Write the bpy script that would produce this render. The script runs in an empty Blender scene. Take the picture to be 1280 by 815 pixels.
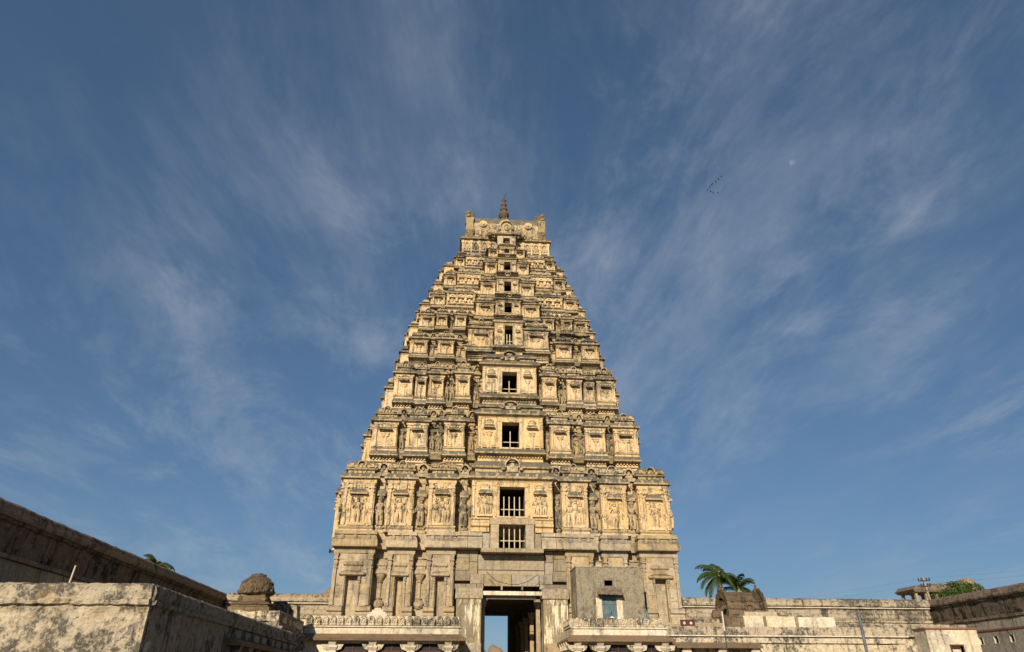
import bpy, math, random
from mathutils import Vector, Matrix, noise
random.seed(7)
R = math.radians
sc = bpy.context.scene

# ------------------------------------------------------------------ camera
cam = bpy.data.cameras.new('camera')
cam.sensor_width = 36.0
cam.lens = 36.0 * 850.0 / 1280.0
cam.clip_start = 0.1
cam.clip_end = 20000
camo = bpy.data.objects.new('camera', cam)
sc.collection.objects.link(camo)
camo.location = (-4.35, -52.0, 1.6)
camo.rotation_euler = (R(90 + 28), 0, R(-4.8))
sc.camera = camo

# ------------------------------------------------------------------ sky and sun
SUN_AZ = 18.0      # degrees to the left of straight behind the viewer
SUN_EL = 25.0
SUN = Vector((-math.sin(R(SUN_AZ)) * math.cos(R(SUN_EL)), -math.cos(R(SUN_AZ)) * math.cos(R(SUN_EL)), math.sin(R(SUN_EL))))
world = bpy.data.worlds.new('World')
sc.world = world
world.use_nodes = True
wt = world.node_tree
wt.nodes.clear()


def wn(kind, **kw):
    n = wt.nodes.new(kind)
    for k, v in kw.items():
        setattr(n, k, v)
    return n


def wmath(op, a, b=None, clamp=False):
    n = wn('ShaderNodeMath', operation=op, use_clamp=clamp)
    for i, x in enumerate((a, b)):
        if x is None:
            continue
        if hasattr(x, 'is_output'):
            wt.links.new(x, n.inputs[i])
        else:
            n.inputs[i].default_value = x
    return n.outputs[0]


sky = wn('ShaderNodeTexSky', sky_type='NISHITA', sun_disc=False, sun_elevation=R(SUN_EL),
         sun_rotation=R(180 + SUN_AZ), altitude=450, air_density=1.0, dust_density=0.35, ozone_density=2.6)
tc = wn('ShaderNodeTexCoord')
sx = wn('ShaderNodeSeparateXYZ')
wt.links.new(tc.outputs['Generated'], sx.inputs[0])
zz = wmath('ADD', wmath('MAXIMUM', sx.outputs[2], 0.0), 0.12)
pu = wmath('DIVIDE', sx.outputs[0], zz)
pv = wmath('DIVIDE', sx.outputs[1], zz)


def cirrus(su, sv, scale, detail, rough, dist, lo, hi, off):
    c = wn('ShaderNodeCombineXYZ')
    wt.links.new(wmath('MULTIPLY', pu, su), c.inputs[0])
    wt.links.new(wmath('MULTIPLY', pv, sv), c.inputs[1])
    c.inputs[2].default_value = off
    n = wn('ShaderNodeTexNoise')
    n.inputs['Scale'].default_value = scale
    n.inputs['Detail'].default_value = detail
    n.inputs['Roughness'].default_value = rough
    n.inputs['Distortion'].default_value = dist
    wt.links.new(c.outputs[0], n.inputs['Vector'])
    m = wn('ShaderNodeMapRange', interpolation_type='SMOOTHSTEP')
    m.inputs['From Min'].default_value = lo
    m.inputs['From Max'].default_value = hi
    wt.links.new(n.outputs['Fac'], m.inputs['Value'])
    return m.outputs[0]


streak = cirrus(1.0, 0.36, 2.3, 13, 0.66, 0.35, 0.44, 0.74, 16.77)
wisp = cirrus(1.25, 0.7, 2.0, 13, 0.68, 0.45, 0.46, 0.74, 27.56)
veil = cirrus(0.75, 0.5, 1.0, 5, 0.58, 0.4, 0.36, 0.62, 32.83)
cl = wmath('MULTIPLY', wmath('ADD', wmath('MULTIPLY', streak, 0.55), wmath('MULTIPLY', wisp, 0.55)), wmath('ADD', wmath('MULTIPLY', veil, 0.9), 0.12))
cl = wmath('MULTIPLY', cl, 0.66, True)
sg = wn('ShaderNodeGamma')          # softer zenith-to-horizon contrast, as in hazy afternoon air, the same all round
sg.inputs[1].default_value = 0.62
wt.links.new(sky.outputs[0], sg.inputs[0])
st_ = wn('ShaderNodeMixRGB', blend_type='MULTIPLY')
st_.inputs[0].default_value = 1.0
wt.links.new(sg.outputs[0], st_.inputs[1])
st_.inputs[2].default_value = (0.95, 1.31, 1.68, 1)
cmix = wn('ShaderNodeMixRGB')
wt.links.new(cl, cmix.inputs[0])
wt.links.new(st_.outputs[0], cmix.inputs[1])
cmix.inputs[2].default_value = (4.9, 5.6, 6.6, 1)
bg = wn('ShaderNodeBackground')
bg.inputs['Strength'].default_value = 0.060
wt.links.new(cmix.outputs[0], bg.inputs['Color'])
wo = wn('ShaderNodeOutputWorld')
wt.links.new(bg.outputs[0], wo.inputs[0])

sun = bpy.data.lights.new('sun', 'SUN')
sun.energy = 4.6
sun.angle = R(0.5)
sun.color = (1.0, 0.865, 0.67)
suno = bpy.data.objects.new('sun', sun)
sc.collection.objects.link(suno)
suno.location = (-30, -90, 60)
suno.rotation_euler = SUN.to_track_quat('Z', 'Y').to_euler()

sc.view_settings.view_transform = 'Standard'
sc.view_settings.look = 'None'
sc.view_settings.exposure = 0.38
sc.view_settings.gamma = 1.0
sc.view_settings.use_curve_mapping = False

# ------------------------------------------------------------------ materials
MATS = {}


def mat_weather(name, c1, c2, dark, up=0.7, patch=0.4, streak=0.3, scale=1.0, bump=0.5, rough=0.95, lichen=None, grain=1.0,
                drip=None, speck=0.25, vary=0.10, bias=0.0):
    """stone or lime plaster: two tones of ground colour, sooty lichen on weathered tops, patches and run marks"""
    m = bpy.data.materials.new(name)
    m.use_nodes = True
    t = m.node_tree
    t.nodes.clear()

    def N(kind, **kw):
        n = t.nodes.new(kind)
        for k, v in kw.items():
            setattr(n, k, v)
        return n

    def L(a, b):
        t.links.new(a, b)

    def mth(op, a, b=None, cl=False):
        n = N('ShaderNodeMath', operation=op, use_clamp=cl)
        for i, x in enumerate((a, b)):
            if x is None:
                continue
            if hasattr(x, 'is_output'):
                L(x, n.inputs[i])
            else:
                n.inputs[i].default_value = x
        return n.outputs[0]

    def mr(v, lo, hi, a=0.0, b=1.0):
        n = N('ShaderNodeMapRange', interpolation_type='SMOOTHSTEP')
        for k, x in (('From Min', lo), ('From Max', hi), ('To Min', a), ('To Max', b)):
            n.inputs[k].default_value = x
        L(v, n.inputs['Value'])
        return n.outputs[0]

    geo = N('ShaderNodeNewGeometry')

    def nz(sc_, det, ro, vec=(1, 1, 1), off=(0, 0, 0)):
        mp = N('ShaderNodeMapping')
        mp.inputs['Scale'].default_value = vec
        mp.inputs['Location'].default_value = off
        L(geo.outputs['Position'], mp.inputs['Vector'])
        n = N('ShaderNodeTexNoise')
        n.inputs['Scale'].default_value = sc_ * scale
        n.inputs['Detail'].default_value = det
        n.inputs['Roughness'].default_value = ro
        L(mp.outputs[0], n.inputs['Vector'])
        return n.outputs['Fac']

    big = nz(0.33, 5, 0.6)
    mid = nz(1.7, 7, 0.65, off=(5, 3, 1))
    fine = nz(7.0, 6, 0.7, off=(1, 9, 4))
    run = nz(2.9, 6, 0.66, vec=(1, 1, 0.11), off=(2, 2, 8))
    sep = N('ShaderNodeSeparateXYZ')
    L(geo.outputs['True Normal'], sep.inputs[0])
    upm = mr(sep.outputs[2], 0.06, 0.42)
    tone = N('ShaderNodeMixRGB')
    tone.inputs[1].default_value = (*c1, 1)
    tone.inputs[2].default_value = (*c2, 1)
    L(mr(mth('ADD', mth('MULTIPLY', big, 0.5), mth('MULTIPLY', mid, 0.5)), 0.36, 0.62), tone.inputs[0])
    s_up = mth('MULTIPLY', mth('MULTIPLY', upm, up), mr(mid, 0.28, 0.56, 0.35, 1.0))
    s_pa = mth('MULTIPLY', mr(mth('ADD', mth('MULTIPLY', big, 0.55), mth('MULTIPLY', mid, 0.45)), 0.50 - bias, 0.585 - bias), patch)
    s_st = mth('MULTIPLY', mr(run, 0.53, 0.64), streak)
    st = mth('ADD', mth('ADD', s_up, s_pa), s_st)
    spk = mth('MULTIPLY', mr(nz(3.6, 8, 0.78, off=(3, 6, 2)), 0.53, 0.62), speck)
    st = mth('ADD', mth('MULTIPLY', st, mr(fine, 0.34, 0.58, 0.30, 1.2)), spk, True)
    cm = N('ShaderNodeMixRGB')
    L(st, cm.inputs[0])
    L(tone.outputs[0], cm.inputs[1])
    cm.inputs[2].default_value = (*dark, 1)
    out = cm.outputs[0]
    if lichen:
        lm = N('ShaderNodeMixRGB')
        L(mth('MULTIPLY', mr(nz(0.9, 6, 0.7, off=(11, 4, 6)), 0.52, 0.68), lichen[3]), lm.inputs[0])
        L(out, lm.inputs[1])
        lm.inputs[2].default_value = (*lichen[:3], 1)
        out = lm.outputs[0]
    if drip:
        dm = N('ShaderNodeMixRGB')
        L(mth('MULTIPLY', mr(nz(3.2, 6, 0.7, vec=(1, 1, 0.13), off=(7, 1, 3)), 0.5, 0.6), drip[3]), dm.inputs[0])
        L(out, dm.inputs[1])
        dm.inputs[2].default_value = (*drip[:3], 1)
        out = dm.outputs[0]
    oi = N('ShaderNodeObjectInfo')
    hs = N('ShaderNodeHueSaturation')
    L(out, hs.inputs['Color'])
    L(mth('ADD', mth('MULTIPLY', oi.outputs['Random'], 2 * vary), 1.0 - vary), hs.inputs['Value'])
    rnd2 = mth('FRACT', mth('MULTIPLY', oi.outputs['Random'], 7.31))
    L(mth('ADD', mth('MULTIPLY', rnd2, 2.4 * vary), 1.0 - 1.2 * vary), hs.inputs['Saturation'])
    out = hs.outputs[0]
    fm = N('ShaderNodeMixRGB', blend_type='MULTIPLY')
    fm.inputs[0].default_value = min(1.0, grain)
    L(out, fm.inputs[1])
    gr = N('ShaderNodeCombineXYZ')
    g = mr(fine, 0.25, 0.72, 0.72, 1.16)
    for i in range(3):
        L(g, gr.inputs[i])
    L(gr.outputs[0], fm.inputs[2])
    b = N('ShaderNodeBsdfPrincipled')
    b.inputs['Roughness'].default_value = rough
    b.inputs['Specular IOR Level'].default_value = 0.15
    L(fm.outputs[0], b.inputs['Base Color'])
    bp = N('ShaderNodeBump')
    bp.inputs['Strength'].default_value = bump
    bp.inputs['Distance'].default_value = 0.12
    L(mth('ADD', mth('MULTIPLY', mid, 0.7), mth('MULTIPLY', fine, 0.45)), bp.inputs['Height'])
    L(bp.outputs[0], b.inputs['Normal'])
    o = N('ShaderNodeOutputMaterial')
    L(b.outputs[0], o.inputs[0])
    MATS[name] = m
    return m


def mat_plain(name, c, rough=0.7, metal=0.0, var=0.25, scale=4.0, bump=0.2, trans=0.0):
    m = bpy.data.materials.new(name)
    m.use_nodes = True
    t = m.node_tree
    b = t.nodes['Principled BSDF']
    b.inputs['Roughness'].default_value = rough
    b.inputs['Metallic'].default_value = metal
    b.inputs['Specular IOR Level'].default_value = 0.25
    g = t.nodes.new('ShaderNodeNewGeometry')
    n = t.nodes.new('ShaderNodeTexNoise')
    n.inputs['Scale'].default_value = scale
    n.inputs['Detail'].default_value = 6
    n.inputs['Roughness'].default_value = 0.65
    t.links.new(g.outputs['Position'], n.inputs['Vector'])
    r = t.nodes.new('ShaderNodeValToRGB')
    r.color_ramp.elements[0].position = 0.3
    r.color_ramp.elements[1].position = 0.7
    r.color_ramp.elements[0].color = (*[x * (1 - var) for x in c], 1)
    r.color_ramp.elements[1].color = (*[min(1, x * (1 + var)) for x in c], 1)
    t.links.new(n.outputs['Fac'], r.inputs[0])
    t.links.new(r.outputs[0], b.inputs['Base Color'])
    bp = t.nodes.new('ShaderNodeBump')
    bp.inputs['Strength'].default_value = bump
    bp.inputs['Distance'].default_value = 0.05
    t.links.new(n.outputs['Fac'], bp.inputs['Height'])
    t.links.new(bp.outputs[0], b.inputs['Normal'])
    if trans:
        tr = t.nodes.new('ShaderNodeBsdfTranslucent')
        t.links.new(r.outputs[0], tr.inputs[0])
        mx = t.nodes.new('ShaderNodeMixShader')
        mx.inputs[0].default_value = trans
        t.links.new(b.outputs[0], mx.inputs[1])
        t.links.new(tr.outputs[0], mx.inputs[2])
        t.links.new(mx.outputs[0], t.nodes['Material Output'].inputs[0])
    MATS[name] = m
    return m


SOOT = (0.118, 0.105, 0.080)
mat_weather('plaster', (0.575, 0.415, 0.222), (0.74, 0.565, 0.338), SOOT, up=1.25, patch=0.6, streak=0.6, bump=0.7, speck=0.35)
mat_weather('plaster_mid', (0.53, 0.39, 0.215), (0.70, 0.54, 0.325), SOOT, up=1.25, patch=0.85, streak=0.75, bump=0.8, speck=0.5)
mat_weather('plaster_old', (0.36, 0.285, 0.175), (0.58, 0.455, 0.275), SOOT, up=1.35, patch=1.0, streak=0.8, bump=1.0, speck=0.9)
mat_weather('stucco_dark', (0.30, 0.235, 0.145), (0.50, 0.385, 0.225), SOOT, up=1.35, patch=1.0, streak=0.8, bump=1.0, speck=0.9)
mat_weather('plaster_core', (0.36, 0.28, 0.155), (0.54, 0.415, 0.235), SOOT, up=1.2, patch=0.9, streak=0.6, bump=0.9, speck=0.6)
mat_weather('granite', (0.345, 0.27, 0.175), (0.48, 0.385, 0.255), (0.13, 0.11, 0.083), vary=0.16, up=0.45, patch=0.55, streak=0.5, bump=0.6, speck=0.35,
            lichen=(0.30, 0.27, 0.20, 0.35))
mat_weather('granite_grey', (0.26, 0.22, 0.155), (0.37, 0.305, 0.21), (0.11, 0.095, 0.075), vary=0.2, up=0.4, patch=0.5, streak=0.4, bump=0.5)
mat_weather('pier_stone', (0.23, 0.19, 0.13), (0.30, 0.245, 0.165), (0.09, 0.08, 0.06), up=0.4, patch=0.4, streak=0.3, bump=0.6,
            drip=(0.66, 0.57, 0.42, 1.0))
mat_weather('limewash', (0.58, 0.49, 0.35), (0.74, 0.66, 0.52), (0.13, 0.11, 0.085), up=0.5, patch=0.45, streak=0.35, bump=0.6, speck=0.3)
mat_weather('limewash_stained', (0.50, 0.41, 0.28), (0.74, 0.65, 0.49), (0.085, 0.076, 0.06), up=0.45, patch=0.8, streak=0.6, bump=1.0, speck=0.7, bias=0.025,
            lichen=(0.52, 0.36, 0.18, 0.35))
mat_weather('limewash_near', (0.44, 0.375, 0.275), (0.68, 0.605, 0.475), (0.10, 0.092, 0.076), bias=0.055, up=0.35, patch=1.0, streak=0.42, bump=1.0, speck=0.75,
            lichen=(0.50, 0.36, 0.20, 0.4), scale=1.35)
mat_weather('limewash_shaded', (0.22, 0.19, 0.15), (0.36, 0.32, 0.26), (0.055, 0.05, 0.044), up=0.3, patch=0.85, streak=0.95, bump=1.0, speck=0.7, scale=1.7)  # streaked limewash darkened to paint in the shade of the side walls
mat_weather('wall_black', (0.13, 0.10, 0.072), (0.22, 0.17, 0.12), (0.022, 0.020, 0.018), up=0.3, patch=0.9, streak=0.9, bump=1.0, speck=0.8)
mat_weather('coping', (0.36, 0.29, 0.20), (0.52, 0.44, 0.32), (0.075, 0.066, 0.053), up=0.4, patch=0.85, streak=0.7, bump=1.0, speck=0.8, bias=0.035)
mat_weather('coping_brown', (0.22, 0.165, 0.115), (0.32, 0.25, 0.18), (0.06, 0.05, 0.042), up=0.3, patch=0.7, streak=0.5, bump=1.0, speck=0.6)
mat_weather('eave_stone', (0.20, 0.14, 0.09), (0.27, 0.195, 0.125), (0.07, 0.055, 0.042), up=0.3, patch=0.3, streak=0.2, bump=0.5)
mat_weather('shrine_brown', (0.14, 0.102, 0.062), (0.235, 0.172, 0.105), (0.04, 0.033, 0.025), up=0.5, patch=0.6, streak=0.45, bump=1.0)
mat_weather('house_plaster', (0.25, 0.215, 0.155), (0.37, 0.32, 0.235), (0.10, 0.085, 0.062), up=0.4, patch=0.7, streak=0.5, bump=1.0, scale=1.6, speck=0.6)
mat_weather('grey_wall', (0.30, 0.27, 0.22), (0.36, 0.325, 0.27), (0.10, 0.09, 0.075), up=0.3, patch=0.4, streak=0.6, bump=0.5)
mat_weather('rock', (0.28, 0.19, 0.12), (0.36, 0.255, 0.165), (0.12, 0.09, 0.065), up=0.2, patch=0.4, streak=0.3, bump=0.8, scale=0.35)
mat_weather('finial_stone', (0.15, 0.105, 0.065), (0.20, 0.145, 0.09), (0.05, 0.042, 0.034), up=0.4, patch=0.4, streak=0.3)
mat_weather('paving', (0.26, 0.21, 0.15), (0.32, 0.26, 0.19), (0.14, 0.115, 0.085), up=0.2, patch=0.3, streak=0.0)
mat_weather('earth', (0.25, 0.18, 0.115), (0.30, 0.23, 0.15), (0.13, 0.12, 0.065), up=0.3, patch=0.5, streak=0.0, scale=0.2)
mat_plain('terracotta', (0.20, 0.088, 0.055), 0.8)
mat_plain('red_frame', (0.085, 0.026, 0.021), 0.6)
mat_plain('grille_dark', (0.012, 0.010, 0.010), 0.5)
mat_plain('grille_stud', (0.32, 0.26, 0.22), 0.5)
mat_plain('bar_wood', (0.52, 0.44, 0.31), 0.8)
mat_plain('dark_wood_and_shade', (0.03, 0.022, 0.016), 0.8)  # wood of stool legs; also near-black that paints shade into dark interiors
mat_plain('blue_paint', (0.085, 0.135, 0.155), 0.6, var=0.35, scale=3)
mat_plain('tin', (0.20, 0.155, 0.115), 0.55, metal=0.3, var=0.5, scale=3)
mat_plain('pole_white', (0.52, 0.49, 0.44), 0.5)
mat_plain('pole_blue', (0.13, 0.155, 0.18), 0.5, metal=0.3, var=0.5, scale=2)
mat_plain('metal_dark', (0.035, 0.032, 0.03), 0.5)
mat_plain('concrete', (0.27, 0.225, 0.17), 0.9)
mat_plain('white_paint', (0.72, 0.70, 0.66), 0.5)
mat_plain('palm_leaf', (0.050, 0.078, 0.016), 0.5, var=0.6, scale=1.5, trans=0.3)
mat_plain('palm_rib', (0.20, 0.20, 0.05), 0.6)
mat_plain('palm_trunk', (0.17, 0.125, 0.08), 0.9)
mat_plain('coconut', (0.24, 0.15, 0.05), 0.6)
mat_plain('leaf', (0.045, 0.088, 0.022), 0.6, var=0.6, scale=0.8, trans=0.25)
mat_plain('leaf_light', (0.085, 0.14, 0.03), 0.6, var=0.5, scale=0.8, trans=0.25)
mat_plain('bark', (0.12, 0.085, 0.055), 0.9)
mat_plain('bird_black', (0.012, 0.012, 0.013), 0.6)
mat_plain('wire', (0.03, 0.03, 0.03), 0.5)


def mat_moon():
    m = bpy.data.materials.new('moon_rock')
    m.use_nodes = True
    t = m.node_tree
    t.nodes.clear()
    n = t.nodes.new('ShaderNodeTexNoise')
    n.inputs['Scale'].default_value = 2.2
    n.inputs['Detail'].default_value = 3
    tcn = t.nodes.new('ShaderNodeTexCoord')
    t.links.new(tcn.outputs['Object'], n.inputs['Vector'])
    mp = t.nodes.new('ShaderNodeMapping')
    mp.inputs['Scale'].default_value = (0.045, 0.045, 0.045)
    t.links.new(tcn.outputs['Object'], mp.inputs['Vector'])
    t.links.new(mp.outputs[0], n.inputs['Vector'])
    r = t.nodes.new('ShaderNodeValToRGB')
    r.color_ramp.elements[0].position = 0.40
    r.color_ramp.elements[1].position = 0.56
    r.color_ramp.elements[0].color = (0.012, 0.015, 0.02, 1)
    r.color_ramp.elements[1].color = (0.055, 0.065, 0.085, 1)
    t.links.new(n.outputs[0], r.inputs[0])
    d = t.nodes.new('ShaderNodeBsdfDiffuse')
    t.links.new(r.outputs[0], d.inputs[0])
    tr = t.nodes.new('ShaderNodeBsdfTransparent')      # the sunlit air in front of the moon stays as bright as the sky round it
    a = t.nodes.new('ShaderNodeAddShader')
    t.links.new(d.outputs[0], a.inputs[0])
    t.links.new(tr.outputs[0], a.inputs[1])
    o = t.nodes.new('ShaderNodeOutputMaterial')
    t.links.new(a.outputs[0], o.inputs[0])
    MATS['moon_rock'] = m


mat_moon()


# ------------------------------------------------------------------ mesh helpers
class MB:
    def __init__(s):
        s.v = []
        s.f = []

    def loft(s, rings, cap0=True, cap1=True, closed=True):
        b = len(s.v)
        n = len(rings[0])
        for r in rings:
            s.v.extend([tuple(p) for p in r])
        for i in range(len(rings) - 1):
            for j in range(n if closed else n - 1):
                k = (j + 1) % n
                s.f.append((b + i * n + j, b + i * n + k, b + (i + 1) * n + k, b + (i + 1) * n + j))
        if closed and cap0:
            s.f.append(tuple(b + j for j in reversed(range(n))))
        if closed and cap1:
            s.f.append(tuple(b + (len(rings) - 1) * n + j for j in range(n)))
        return s

    def rect(s, lv):
        """levels (z, x0, x1, y0, y1) joined upwards"""
        return s.loft([[(x0, y0, z), (x1, y0, z), (x1, y1, z), (x0, y1, z)] for z, x0, x1, y0, y1 in lv])

    def box(s, x0, x1, y0, y1, z0, z1):
        return s.rect([(z0, x0, x1, y0, y1), (z1, x0, x1, y0, y1)])

    def sq(s, cx, cy, lv):
        return s.rect([(z, cx - r, cx + r, cy - r, cy + r) for r, z in lv])

    def lathe(s, cx, cy, prof, n=12, sy=1.0):
        return s.loft([[(cx + r * math.cos(2 * math.pi * j / n), cy + sy * r * math.sin(2 * math.pi * j / n), z) for j in range(n)] for r, z in prof])

    def extx(s, prof, x0, x1):
        """closed (y, z) outline, anticlockwise seen from +x"""
        return s.loft([[(x0, y, z) for y, z in prof], [(x1, y, z) for y, z in prof]])

    def tube(s, pts, rad, n=6):
        rings = []
        for i, p in enumerate(pts):
            p = Vector(p)
            d = (Vector(pts[min(i + 1, len(pts) - 1)]) - Vector(pts[max(i - 1, 0)])).normalized()
            a = Vector((0, 0, 1)) if abs(d.z) < 0.9 else Vector((1, 0, 0))
            u = d.cross(a).normalized()
            w = d.cross(u)
            r = rad[i] if isinstance(rad, (list, tuple)) else rad
            rings.append([p + u * r * math.cos(2 * math.pi * j / n) - w * r * math.sin(2 * math.pi * j / n) for j in range(n)])
        return s.loft(rings)

    def ell(s, c, r, n=8, m=5):
        pr = []
        for i in range(m + 1):
            a = -math.pi / 2 + math.pi * i / m
            pr.append((max(0.02, math.cos(a)), math.sin(a)))
        return s.loft([[(c[0] + r[0] * q * math.cos(2 * math.pi * j / n), c[1] + r[1] * q * math.sin(2 * math.pi * j / n), c[2] + r[2] * h) for j in range(n)] for q, h in pr])

    def arch(s, cx, y0, y1, z0, w, h, t, n=8):
        """a raised horseshoe arch band in the xz plane between y0 (front) and y1"""
        rings = []
        for i in range(n + 1):
            a = R(-25) + R(230) * i / n
            c_, s_ = math.cos(a), math.sin(a)
            xo, zo = cx + (w / 2) * c_, z0 + h * 0.45 + h * 0.55 * s_
            xi, zi = cx + (w / 2 - t) * c_, z0 + h * 0.45 + (h * 0.55 - t) * s_
            rings.append([(xo, y1, zo), (xo, y0, zo), (xi, y0, zi), (xi, y1, zi)])
        return s.loft(rings)

    def lumps(s, x0, x1, y, z, n, r, seed=0):
        rd = random.Random(seed + int(x0 * 97) + int(z * 31))
        for i in range(n):
            x = x0 + (x1 - x0) * (i + 0.5) / n + rd.uniform(-.15, .15) * (x1 - x0) / n
            q = r * rd.uniform(0.7, 1.25)
            s.ell((x, y, z + rd.uniform(-.2, .2) * r), (q * rd.uniform(.7, 1.1), q * 0.8, q * rd.uniform(.8, 1.3)), 5, 3)
        return s

    def crust(s, x0, x1, y, z0, z1, n, r, seed):
        rd = random.Random(seed)
        for i in range(n):
            q = r * rd.uniform(.5, 1.3)
            s.ell((rd.uniform(x0, x1), y + rd.uniform(-.3, .3) * r, rd.uniform(z0, z1)), (q * rd.uniform(.6, 1.3), q * .8, q * rd.uniform(.6, 1.6)), 5, 3)
        return s

    def add(s, o, mx):
        b = len(s.v)
        s.v.extend([tuple(mx @ Vector(p)) for p in o.v])
        s.f.extend([tuple(b + i for i in f) for f in o.f])
        return s

    def mesh(s, name, mat, jit=0.0, freq=1.3):
        me = bpy.data.meshes.new(name)
        v = s.v
        if jit:
            w = []
            for p in v:
                q = Vector(p)
                n = noise.noise_vector(q * freq * 2.7) * jit + noise.noise_vector(q * freq * 9.1 + Vector((7, 3, 1))) * jit * 0.6
                w.append(tuple(q + n))
            v = w
        me.from_pydata(v, [], s.f)
        me.materials.append(MATS[mat] if isinstance(mat, str) else mat)
        me.update()
        return me

    def build(s, name, mat, parent=None, loc=(0, 0, 0), rz=0.0, jit=0.0, freq=1.3):
        return put(name, s.mesh(name, mat, jit, freq), parent, loc, rz)


def put(name, me, parent=None, loc=(0, 0, 0), rz=0.0):
    o = bpy.data.objects.new(name, me)
    sc.collection.objects.link(o)
    o.location = loc
    o.rotation_euler = (0, 0, rz)
    if parent is not None:
        o.parent = parent
    return o


def tag(o, label, cat, group=None, kind=None):
    o['label'] = label
    if cat:
        o['category'] = cat
    if group:
        o['group'] = group
    if kind:
        o['kind'] = kind
    return o


def empty(name, loc=(0, 0, 0), rz=0.0):
    return put(name, None, None, loc, rz)


def struct(o, label=None):
    o['kind'] = 'structure'
    if label:
        o['label'] = label
    return o


CACHE = {}


def cached(key, fn):
    if key not in CACHE:
        CACHE[key] = fn()
    return CACHE[key]


def long_wall(prof, y0, y1, step, amp, x, side, freq=0.9):
    """outline (outward, z) from ground up over the coping and down the back, swept along Y with worn edges; side=+1 faces +x"""
    mb = MB()
    n = max(2, int(abs(y1 - y0) / step))
    rings = []
    for i in range(n + 1):
        y = y0 + (y1 - y0) * i / n
        ring = []
        for o, z in prof:
            p = Vector((x + side * o, y, z))
            d = noise.noise(p * freq) * amp + noise.noise(p * freq * 4.3) * amp * 0.5
            ring.append((p.x + side * d, y, z + (noise.noise(p * freq * 2 + Vector((5, 5, 5))) * amp * 0.8 if z > 0.5 else 0)))
        rings.append(ring if side > 0 else ring[::-1])
    mb.loft(rings)
    return mb


def dense(prof, step):
    out = []
    n = len(prof)
    for i in range(n):
        a = Vector(prof[i] + (0,))
        b = Vector(prof[(i + 1) % n] + (0,))
        k = max(1, int((b - a).length / step))
        for j in range(k):
            p = a.lerp(b, j / k)
            out.append((p.x, p.y))
    return out


# ------------------------------------------------------------------ ground
struct(MB().box(-9000, 9000, -9000, 9000, -0.5, 0.0).build('ground', 'earth'))
struct(MB().box(-22.9, 38.1, -80, 9.7, 0.0, 0.06).build('courtyard_paving', 'paving'))

# ------------------------------------------------------------------ enclosure walls
WALLP = [(0, 0), (0, 5.0), (0.0, 6.75), (0.16, 6.80), (0.16, 7.0), (0.04, 7.05), (0.02, 7.75), (0.10, 7.8), (0.24, 7.86), (0.24, 7.96), (0.20, 8.0),
         (0.30, 8.1), (0.31, 8.25), (0.22, 8.42), (0.0, 8.56), (-0.4, 8.6), (-0.9, 8.5), (-1.1, 8.2), (-1.1, 0)]


def enclosure(x, side, label, mat, seed):
    root = empty('enclosure_wall', (0, 0, 0))
    tag(root, label, 'wall')
    lower = [(0, 0), (0, 2.5), (0, 4.4), (0, 5.25), (-1.1, 5.25), (-1.1, 0)]
    long_wall(lower, -75, 12, 1.2, 0.02, x, side).build('wall_face', 'granite_grey' if side > 0 else 'grey_wall', root)
    band = [(-0.06, 6.62), (-0.02, 7.05), (0.02, 7.4), (0.05, 7.72), (0.16, 7.78), (0.16, 7.90), (-0.8, 7.9), (-0.8, 6.62)]
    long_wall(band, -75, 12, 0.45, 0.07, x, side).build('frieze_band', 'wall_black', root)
    ledge = [(-0.1, 6.36), (0.16, 6.40), (0.18, 6.58), (-0.1, 6.64), (-0.8, 6.64), (-0.8, 6.36)]
    long_wall(ledge, -75, 12, 0.7, 0.05, x, side).build('ledge', 'coping_brown', root)
    top = [(0.0, 7.88), (0.26, 7.92), (0.32, 8.04), (0.31, 8.22), (0.24, 8.40), (0.08, 8.53), (-0.15, 8.58), (-0.5, 8.58), (-0.8, 8.48), (-0.9, 7.88)]
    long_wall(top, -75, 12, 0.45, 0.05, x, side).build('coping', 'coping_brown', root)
    # slabs of the course under the ledge
    rd = random.Random(seed)
    y = -40.0
    while y < 9.5:
        l = rd.uniform(1.2, 2.2)
        mb = MB()
        pr = rd.uniform(0.0, 0.05)
        xs = sorted((x - side * 0.6, x + side * (0.02 + pr)))
        mb.box(xs[0], xs[1], y + 0.02, min(9.6, y + l - 0.02), 5.27, 6.36)
        mb.build('stone_slab', 'granite_grey' if side > 0 else 'grey_wall', root, jit=0.012)
        y += l
    return root


enclosure(-23.15, 1, 'tall dark enclosure wall with rounded coping rising along the left edge', 'wall_black', 3)
enclosure(38.4, -1, 'dark weathered enclosure wall running back along the right edge', 'wall_black', 5)


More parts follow.
